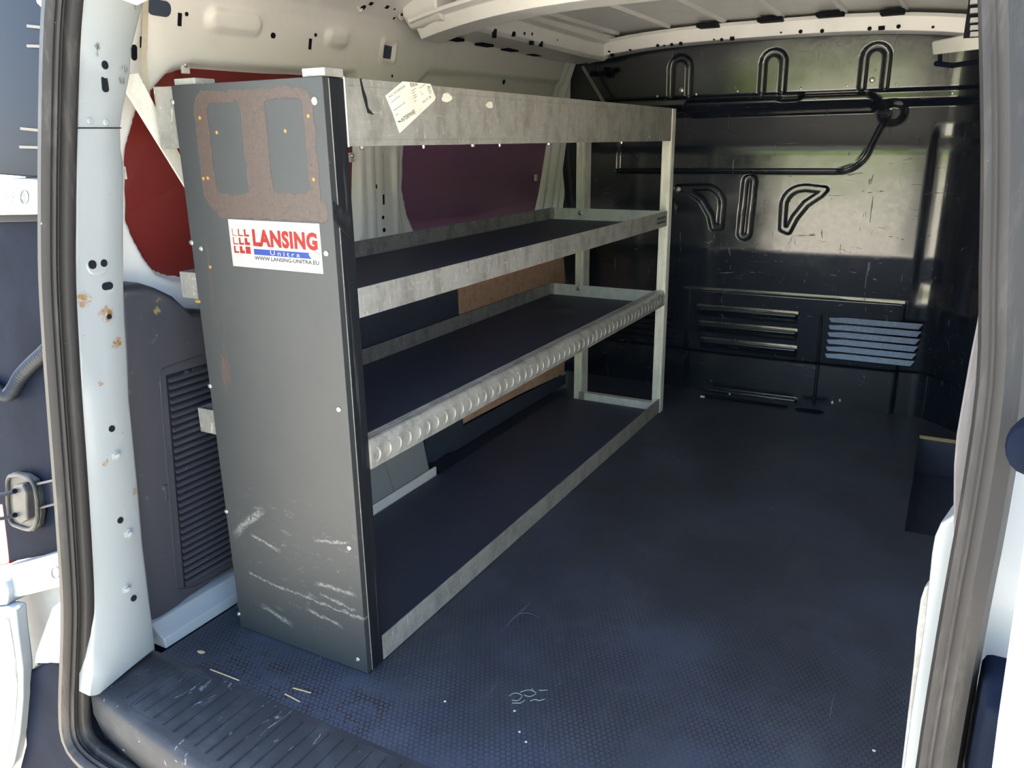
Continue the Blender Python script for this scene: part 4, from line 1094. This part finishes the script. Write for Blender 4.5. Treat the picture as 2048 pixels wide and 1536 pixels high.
# ================================================================== RIGHT SIDE
# sliding door track end and vent at the upper right
tr = empty('door_track', (0.85, 1.2, 1.16))
a, b, c_, d_ = ony(1864, 84, 1.25), ony(1965, 62, 1.05), ony(1965, 98, 1.05), ony(1866, 110, 1.25)
MB().prism([a, b, c_, d_], (0.0, 0.03, 0.004)).build('track_cover', 'white_lightened', tr, 0.003)
a, b = ony(1880, 116, 1.27), ony(1965, 118, 1.1)
MB().tube([ony(1880, 100, 1.27), ony(1880, 126, 1.27)], 0.005, 8).build('hinge_pin', 'black_plastic', tr)
MB().tube([ony(1872, 127, 1.27), ony(1905, 131, 1.22), ony(1966, 122, 1.1)], 0.006, 8).build('guide_arm', 'black_plastic', tr, 0, True)
tag(tr, 'cream metal track end with black guide arm under the roof on the right', 'door track')
vg = empty('roof_vent', (0.85, 0.9, 1.15))
a, b = ony(1938, -6, 0.9), ony(1972, 72, 0.9)
MB().box(a[0], b[0] + 0.03, 0.905, 0.92, b[2], a[2]).build('vent_back', 'dark_hole', vg)
for v in (4, 22, 41, 56, 69):
    p = ony(1940, v, 0.9)
    MB().box(p[0], p[0] + 0.06, 0.89, 0.906, p[2] - 0.005, p[2] + 0.004).build('vent_bar', 'paint', vg, 0.001)
tag(vg, 'white slatted vent high on the right by the roof', 'vent')
# right pillar: white foot, grey scuffed cover
YR = -0.17
wp = [ony(u, v, YR) for u, v in [(1925, 1010), (1902, 1034), (1880, 1048), (1868, 1075), (1862, 1110), (1858, 1150), (1846, 1260), (1836, 1330), (1822, 1420), (1806, 1536), (1790, 1650), (1780, 1760), (1900, 1760), (1925, 1500)]]
pr = MB().prism(wp, (0.012, 0.06, 0)).build('trim_3', 'pillar', None, 0.004, True)
tag(pr, kind='structure')
gp = [ony(u, v, YR + 0.03) for u, v in [(1860, 1168), (1848, 1176), (1840, 1200), (1832, 1260), (1826, 1330), (1818, 1400), (1802, 1536), (1796, 1620), (1850, 1620), (1860, 1300)]]
MB().prism(gp, (0.004, 0.02, 0)).build('inner_flange', 'alu_dull', pr, 0.003, True)
cp = [ony(u, v, YR - 0.012) for u, v in [(1972, 560), (1958, 600), (1950, 650), (1936, 720), (1922, 800), (1910, 870), (1905, 930), (1904, 1000), (1905, 1080), (1912, 1092), (1906, 1180), (1895, 1290), (1880, 1400), (1868, 1470), (1856, 1536), (1830, 1700), (1900, 1700), (1960, 1300), (1985, 900), (1990, 560)]]
cv = MB().prism(cp, (0.006, 0.012, 0)).build('pillar_cover', 'cover', pr, 0.003, True)
tag(cv, 'scuffed grey plastic cover on the right pillar')
up = [ony(u, v, YR + 0.005) for u, v in [(1958, -60), (1964, 100), (1966, 300), (1967, 560), (1990, 560), (1990, -60)]]
MB().prism(up, (0.01, 0.03, 0)).build('pillar_upper', 'pillar', pr, 0.003)
# body outside the seal on the right, and the open right door
bp = [onpl(u, v, YO + 0.02, KO) for u, v in [(2004, -80), (2010, 100), (2008, 600), (1998, 900), (1975, 1200), (1940, 1536), (1925, 1640)]]
m = MB()
q = [np.array(p) + np.array((0.16, 0.0, 0)) for p in bp]
k = len(bp)
m.add(list(map(np.array, bp)) + q + [p + np.array((0, 0.05, 0)) for p in bp], [(i, i + 1, i + 1 + k, i + k) for i in range(k - 1)] + [(i, i + 1, i + 1 + 2 * k, i + 2 * k) for i in range(k - 1)])
o = m.build('trim_4', 'paint', None, 0, True); tag(o, kind='structure')
b_ = ony(2058, 900, -0.29)
MB().lathe((b_[0] + 0.004, -0.27, b_[2]), (-0.3, -1, 0), [(0.024, 0), (0.024, 0.012), (0.019, 0.022), (0.008, 0.026)], 18, squash=0.7).build('rubber_buffer', 'black_plastic', o, smooth=True)
b_ = ony(1990, 1470, -0.30)
MB().box(b_[0] - 0.012, b_[0] + 0.03, -0.31, -0.22, b_[2] - 0.09, b_[2] + 0.032).build('latch_cover', 'black_plastic', o, 0.008)
d2 = [ony(u, v, -0.52) for u, v in [(2062, 1000), (2046, 1100), (2030, 1210), (2012, 1330), (1996, 1440), (1984, 1536), (1960, 1750)]]
d2 = [np.array(p) for p in d2]
m = MB(); k = len(d2)
q1 = [p + np.array((0.05, 0.16, 0)) for p in d2]; q2 = [p + np.array((0.08, -0.42, 0)) for p in d2]; q3 = [p + np.array((0.16, 0.10, 0)) for p in d2]
m.add(d2 + q1 + q3 + q2, [(i, i + 1, i + 1 + k, i + k) for i in range(k - 1)] + [(i + k, i + 1 + k, i + 1 + 2 * k, i + 2 * k) for i in range(k - 1)] + [(i + 3 * k, i + 1 + 3 * k, i + 1, i) for i in range(k - 1)])
door2 = m.build('door_2', 'paint', None, 0, True); tag(door2, kind='structure')

# ================================================================== OUTSIDE, LEFT
EA, EK, EM = -0.255 - 0.12 * 0.43, 0.105, -0.12          # rear corner skin: y = EA + EK z + EM x
def ext(u, v, off=0.0): return onpl(u, v, EA + off, EK, EM)
corner = empty('trim_5', (-0.55, -0.2, 0.0)); tag(corner, kind='structure')
def exprism(name, pts, mat, depth=0.02, off=0.0, bev=0.003, par=corner):
    return MB().prism([ext(u, v, off) for u, v in pts], (0.0, depth, 0)).build(name, mat, par, bev)
exprism('lamp_housing', [(100, -60), (100, 340), (84, 352), (70, 355), (-60, 345), (-60, -60)], 'gloss_black', 0.03)
exprism('lower_housing', [(120, 428), (-60, 430), (-60, 1010), (4, 1010), (18, 1125), (140, 1100), (140, 900)], 'black_plastic', 0.03)
exprism('housing_rim', [(120, 425), (-40, 427), (-40, 446), (120, 443)], 'gloss_black', 0.01, -0.008)
for u0, v0, v1 in [(56, 52, 58), (56, 92, 94), (43, 257, 264), (41, 294, 296)]:
    a, b = ext(u0, v0, -0.002), ext(112, v1, -0.002)
    MB().sweep([a, b], [(-0.0022, -0.0022), (0.0022, -0.0022), (0.0022, 0.0022), (-0.0022, 0.0022)]).build('tan_rib', 'tan_rib', corner)
exprism('white_edge', [(60, -60), (102, -60), (102, 30), (92, 26), (72, 6)], 'paint', 0.02, -0.004)
exprism('body_corner', [(128, 1098), (20, 1130), (30, 1190), (62, 1330), (62, 1420), (150, 1420), (140, 1300)], 'paint', 0.02, 0.02)
m = MB(); pts = [ext(u, v, -0.03) for u, v in [(102, 1215), (134, 1190), (138, 1330), (62, 1330), (75, 1290)]]
m.prism(pts, (0, 0.03, 0)); m.build('corner_bulge', 'paint', corner, 0.008)
# recess with two bright lines by the grommet
exprism('lamp_seat', [(70, 972), (150, 950), (150, 1000), (75, 1018)], 'gloss_black', 0.01, -0.006)
for a, b in [((75, 968), (128, 956)), ((75, 1017), (130, 1003))]:
    MB().tube([ext(*a, -0.014), ext(*b, -0.014)], 0.0025, 6).build('seat_edge', 'grey_rubber', corner)
# red rear lamp seen edge on
lp = empty('rear_lamp', tuple(ext(8, 1120)))
MB().prism([ext(u, v, 0.012) for u, v in [(-80, 990), (2, 990), (14, 1060), (19, 1128), (10, 1132), (-80, 1140)]], (0, 0.06, 0)).build('lens', 'red_lens', lp, 0.004)
tag(lp, 'red tail lamp edge at the far left', 'tail lamp')
# corrugated conduit and rubber grommet of the door wiring
cd_ = spline([ext(116, 680, 0.035), ext(110, 684, 0.008)] + [ext(u, v, -0.012) for u, v in [(102, 692), (88, 706), (64, 728), (42, 752), (28, 776), (14, 790), (-8, 778), (-30, 764)]], 26)
rr = [0.0118 + 0.0022 * math.sin(i * 1.25) for i in range(len(cd_))]
o = MB().tube(cd_, rr, 12).build('cable_conduit', 'conduit', None, 0, True)
tag(o, 'black corrugated cable conduit outside the left rear pillar', 'conduit')
gr = empty('cable_grommet', tuple(ext(45, 1060)))
go = [(14, 950), (24, 946), (50, 950), (68, 962), (76, 985), (80, 1030), (76, 1052), (64, 1064), (44, 1060), (24, 1050), (16, 1030), (10, 985)]
MB().prism([ext(u, v, -0.016) for u, v in go], (0, 0.014, 0)).build('grommet_base', 'grey_rubber', gr, 0.004)
rim = spline([ext(u, v, -0.018) for u, v in [(20, 952), (44, 952), (66, 966), (74, 1000), (74, 1040), (62, 1058), (40, 1054), (22, 1042), (16, 1000), (16, 962), (20, 952)]], 5)
MB().tube(rim, 0.0042, 8).build('grommet_rim', 'grey_rubber', gr, 0, True)
MB().prism([ext(u, v, -0.030) for u, v in [(26, 972), (44, 968), (52, 985), (54, 1040), (40, 1048), (28, 1036), (24, 1000)]], (0, 0.018, 0)).build('grommet_plug', 'grey_rubber', gr, 0.004)
for v0, v1, u in [(982, 992, 30), (1030, 1042, 30)]:
    MB().tube([ext(u, v0, -0.034), ext(u - 18, v0 + 6, -0.036), ext(-40, v1, -0.03)], [0.005, 0.0035, 0.0032], 8).build('cable', 'black_plastic', gr, 0, True)
tag(gr, 'oval grey rubber cable grommet outside the left rear pillar', 'grommet')
# bumper
bo = [(230, 1620), (160, 1500), (138, 1400), (128, 1326), (97, 1318), (58, 1340), (46, 1420), (48, 1490), (30, 1560), (-10, 1700)]
bm_ = MB().prism([ext(u, v, -0.03) for u, v in bo], (0.0, 0.10, 0)).build('bumper', 'black_plastic', None, 0.012)
m = MB(); 
tag(bm_, 'black plastic rear bumper corner at the lower left', 'bumper')
# open left door folded back: its lower corner
dp = [(-90, 1226), (10, 1216), (30, 1220), (34, 1262), (44, 1340), (44, 1400), (38, 1470), (26, 1530), (-30, 1640), (-90, 1640)]
door1 = MB().prism([ext(u, v, -0.05) for u, v in dp], (-0.01, 0.03, 0)).build('door_1', 'paint', None, 0.006)
tag(door1, kind='structure')
rd = [(-60, 1246), (8, 1238), (20, 1258), (32, 1345), (32, 1400), (24, 1468), (10, 1520), (-40, 1600)]
MB().tube(spline([ext(u, v, -0.051) for u, v in rd], 4), 0.0028, 6).build('pressed_edge', 'alu_dull', door1, 0, True)

# hinges
def hinge(name, pts, thick, off, words, org, ux, uy, label, oval):
    arm = MB().prism([ext(u, v, off) for u, v in pts], (0, thick, 0)).build(name, 'paint', door1, 0.006)
    for i, wd in enumerate(words):
        t = MB()
        o0 = np.array(org) + np.array(uy) * i
        A_, B_ = ext(*o0, off - 0.0006), ext(*(o0 + np.array(ux)), off - 0.0006)
        C_ = ext(*(o0 + np.array(uy) * 0.72), off - 0.0006)
        put_text(t, wd, A_, B_ - A_, A_ - C_, 0)
        t.build('cast_letters', 'ink_grey', arm)
    c = oval
    ring = [ext(c[0] + 8 * math.cos(t), c[1] + c[2] * math.sin(t), off - 0.0006) for t in np.linspace(0, 6.28319, 25)]
    MB().tube(ring, 0.0007, 5).build('cast_oval', 'ink_grey', arm)
    t = MB(); A_ = ext(c[0] + c[3][0], c[1] + c[3][1], off - 0.0006); B_ = ext(c[0] + c[4][0], c[1] + c[4][1], off - 0.0006); C_ = ext(c[0] + c[5][0], c[1] + c[5][1], off - 0.0006)
    put_text(t, 'Ford', A_, B_ - A_, C_ - A_, 0); t.build('cast_letters', 'ink_grey', arm)
    tag(arm, label)
    return arm
hinge('door_hinge', [(-80, 352), (0, 357), (60, 358), (96, 366), (96, 428), (60, 430), (-80, 432)], 0.03, -0.03, ['LO(D)E', 'V/APZAC-AD', 'DT11', 'V2Z011'], (40, 407), (0, -28), (-11, 0),
      'upper white cast hinge of the left rear door', (49, 394, 14, (3, 10), (3, -10), (-5, 10)))
hinge('door_hinge', [(-60, 1152), (0, 1138), (60, 1122), (140, 1098), (140, 1170), (60, 1190), (0, 1204), (-60, 1216)], 0.03, -0.03, ['GOOD', 'V/APZAC-AD', 'DT11', 'V2T1ZB'], (102, 1163), (-5, -26), (-9, 2),
      'lower white cast hinge of the left rear door', (111, 1145, 12, (4, 8), (1, -9), (-4, 10)))
exprism('hinge_knuckle', [(-40, 1160), (8, 1162), (14, 1185), (12, 1212), (-40, 1218)], 'paint', 0.05, -0.045, 0.006, door1)

# ================================================================== SMALL THINGS ON THE FLOOR
p = onz(403, 1306, 0.0)
o = MB().prism([(p[0] + a_, p[1] + b_, 0.0006 + 0.002 * abs(a_) / 0.01) for a_, b_ in [(-0.010, -0.002), (-0.004, -0.0045), (0.004, -0.004), (0.010, 0.001), (0.004, 0.0045), (-0.005, 0.004)]], (0, 0, 0.0008)).build('dry_leaf', 'leaf', None)
tag(o, 'small dry tan leaf lying on the floor by the sill', 'leaf')
rnd = random.Random(5)
for i, (u, v, r, lab_) in enumerate([(1407, 793, .010, 'white crumb of debris at the foot of the bulkhead'), (1748, 1503, .0035, 'pale chip lying on the floor near the right pillar')]):
    p = onz(u, v, 0.0)
    if i == 0: p = np.array((p[0], min(p[1], 1.965), 0))
    o = MB().prism([(p[0] + r * math.cos(t) * rnd.uniform(.6, 1), p[1] + r * 0.7 * math.sin(t) * rnd.uniform(.6, 1), 0.0003) for t in np.linspace(0, 6.28, 8)[:-1]], (0, 0, r * 0.7)).build('debris_chip', 'grit', None, 0.0005)
    tag(o, lab_, 'debris')

# dried glue squiggles on the floor
gl = [[(1018, 1392), (1030, 1386), (1044, 1391), (1036, 1401), (1024, 1400)], [(1040, 1384), (1058, 1380), (1072, 1386), (1060, 1393), (1048, 1390)], [(1060, 1402), (1070, 1399), (1078, 1401), (1090, 1398)], [(1064, 1376), (1067, 1383)], [(1078, 1381), (1096, 1380)], [(1024, 1406), (1040, 1406), (1050, 1400)]]
for gpts in gl:
    MB().tube(spline([onz(u, v, 0.0004) for u, v in gpts], 4), 0.0008, 5).build('glue_residue', 'alu_dull', floor, 0, True)
for (u, v) in [(1029, 1422), (1039, 1464), (890, 1403), (1052, 1484)]:
    p = onz(u, v, 0.0)
    MB().lathe((p[0], p[1], 0.0), (0, 0, 1), [(0.0026, -0.0004), (0.0022, 0.0007), (0.0008, 0.0009)], 7).build('paint_speck', 'grit', floor)
pts = [onz(1052 + 38 * math.cos(math.radians(a_)), 1262 + 36 * math.sin(math.radians(a_)), 0.0003) for a_ in range(195, 318, 8)]
MB().tube(pts, 0.0007, 5).build('scratch_arc', 'ink_grey', floor)
MB().tube([onz(1096, 1440, 0.0003), onz(1092, 1470, 0.0003), onz(1088, 1500, 0.0003)], 0.0007, 5).build('scratch_line', 'ink_grey', floor)
for (u0, v0, u1, v1, lb) in [(421, 1339, 478, 1361, 'thin pale straw lying on the floor by the sill, leftmost of three'), (586, 1376, 622, 1386, 'short pale straw on the worn floor patch below the end panel'), (570, 1388, 600, 1404, 'pale straw nearest the ribbed sill plate')]:
    a_, b_ = onz(u0, v0, 0.0014), onz(u1, v1, 0.0014)
    tag(MB().tube([a_, (a_ + b_) / 2 + np.array((0.0006, 0, 0.0003)), b_], 0.0012, 6).build('straw', 'leaf', None), lb, 'straw', 'straws on the floor')
for (u, v, r_) in [(1662, 810, .008), (1677, 806, .007), (1457, 797, .006)]:
    p = ony(u, v, 2.03); y0 = bulk_y(p[0], max(p[2], 0.004))
    MB().lathe((p[0], y0, max(p[2], 0.004)), (0, -1, 0), [(r_, -0.001), (r_ * 0.7, 0.0012), (r_ * 0.3, 0.0014)], 7, squash=0.6).build('plaster_splash', 'grit', wall_front)

# ================================================================== YARD
g = MB().add([(-40, -60, -0.6), (40, -60, -0.6), (40, 40, -0.6), (-40, 40, -0.6)], [(0, 1, 2, 3)]).build('ground', 'gravel', None)
tag(g, kind='structure')
rs_ = np.random.RandomState(3)
he = grid('hedge', np.linspace(-38, 38, 380), np.linspace(0, 1, 50),
          lambda a, t: (a, -38 + 2.0 * np.cos(t * math.pi) * (1 + 0.25 * np.sin(a * 1.7)) + 0.25 * np.sin(a * 5.1 + t * 19),
                        -0.62 + (6.5 + 0.8 * np.sin(a * 0.9) + 0.4 * np.sin(a * 2.3 + 1)) * np.sqrt(np.maximum(np.sin(t * math.pi), 0))), 'hedge')
tag(he, 'long green hedge across the yard facing the open doors', 'hedge')
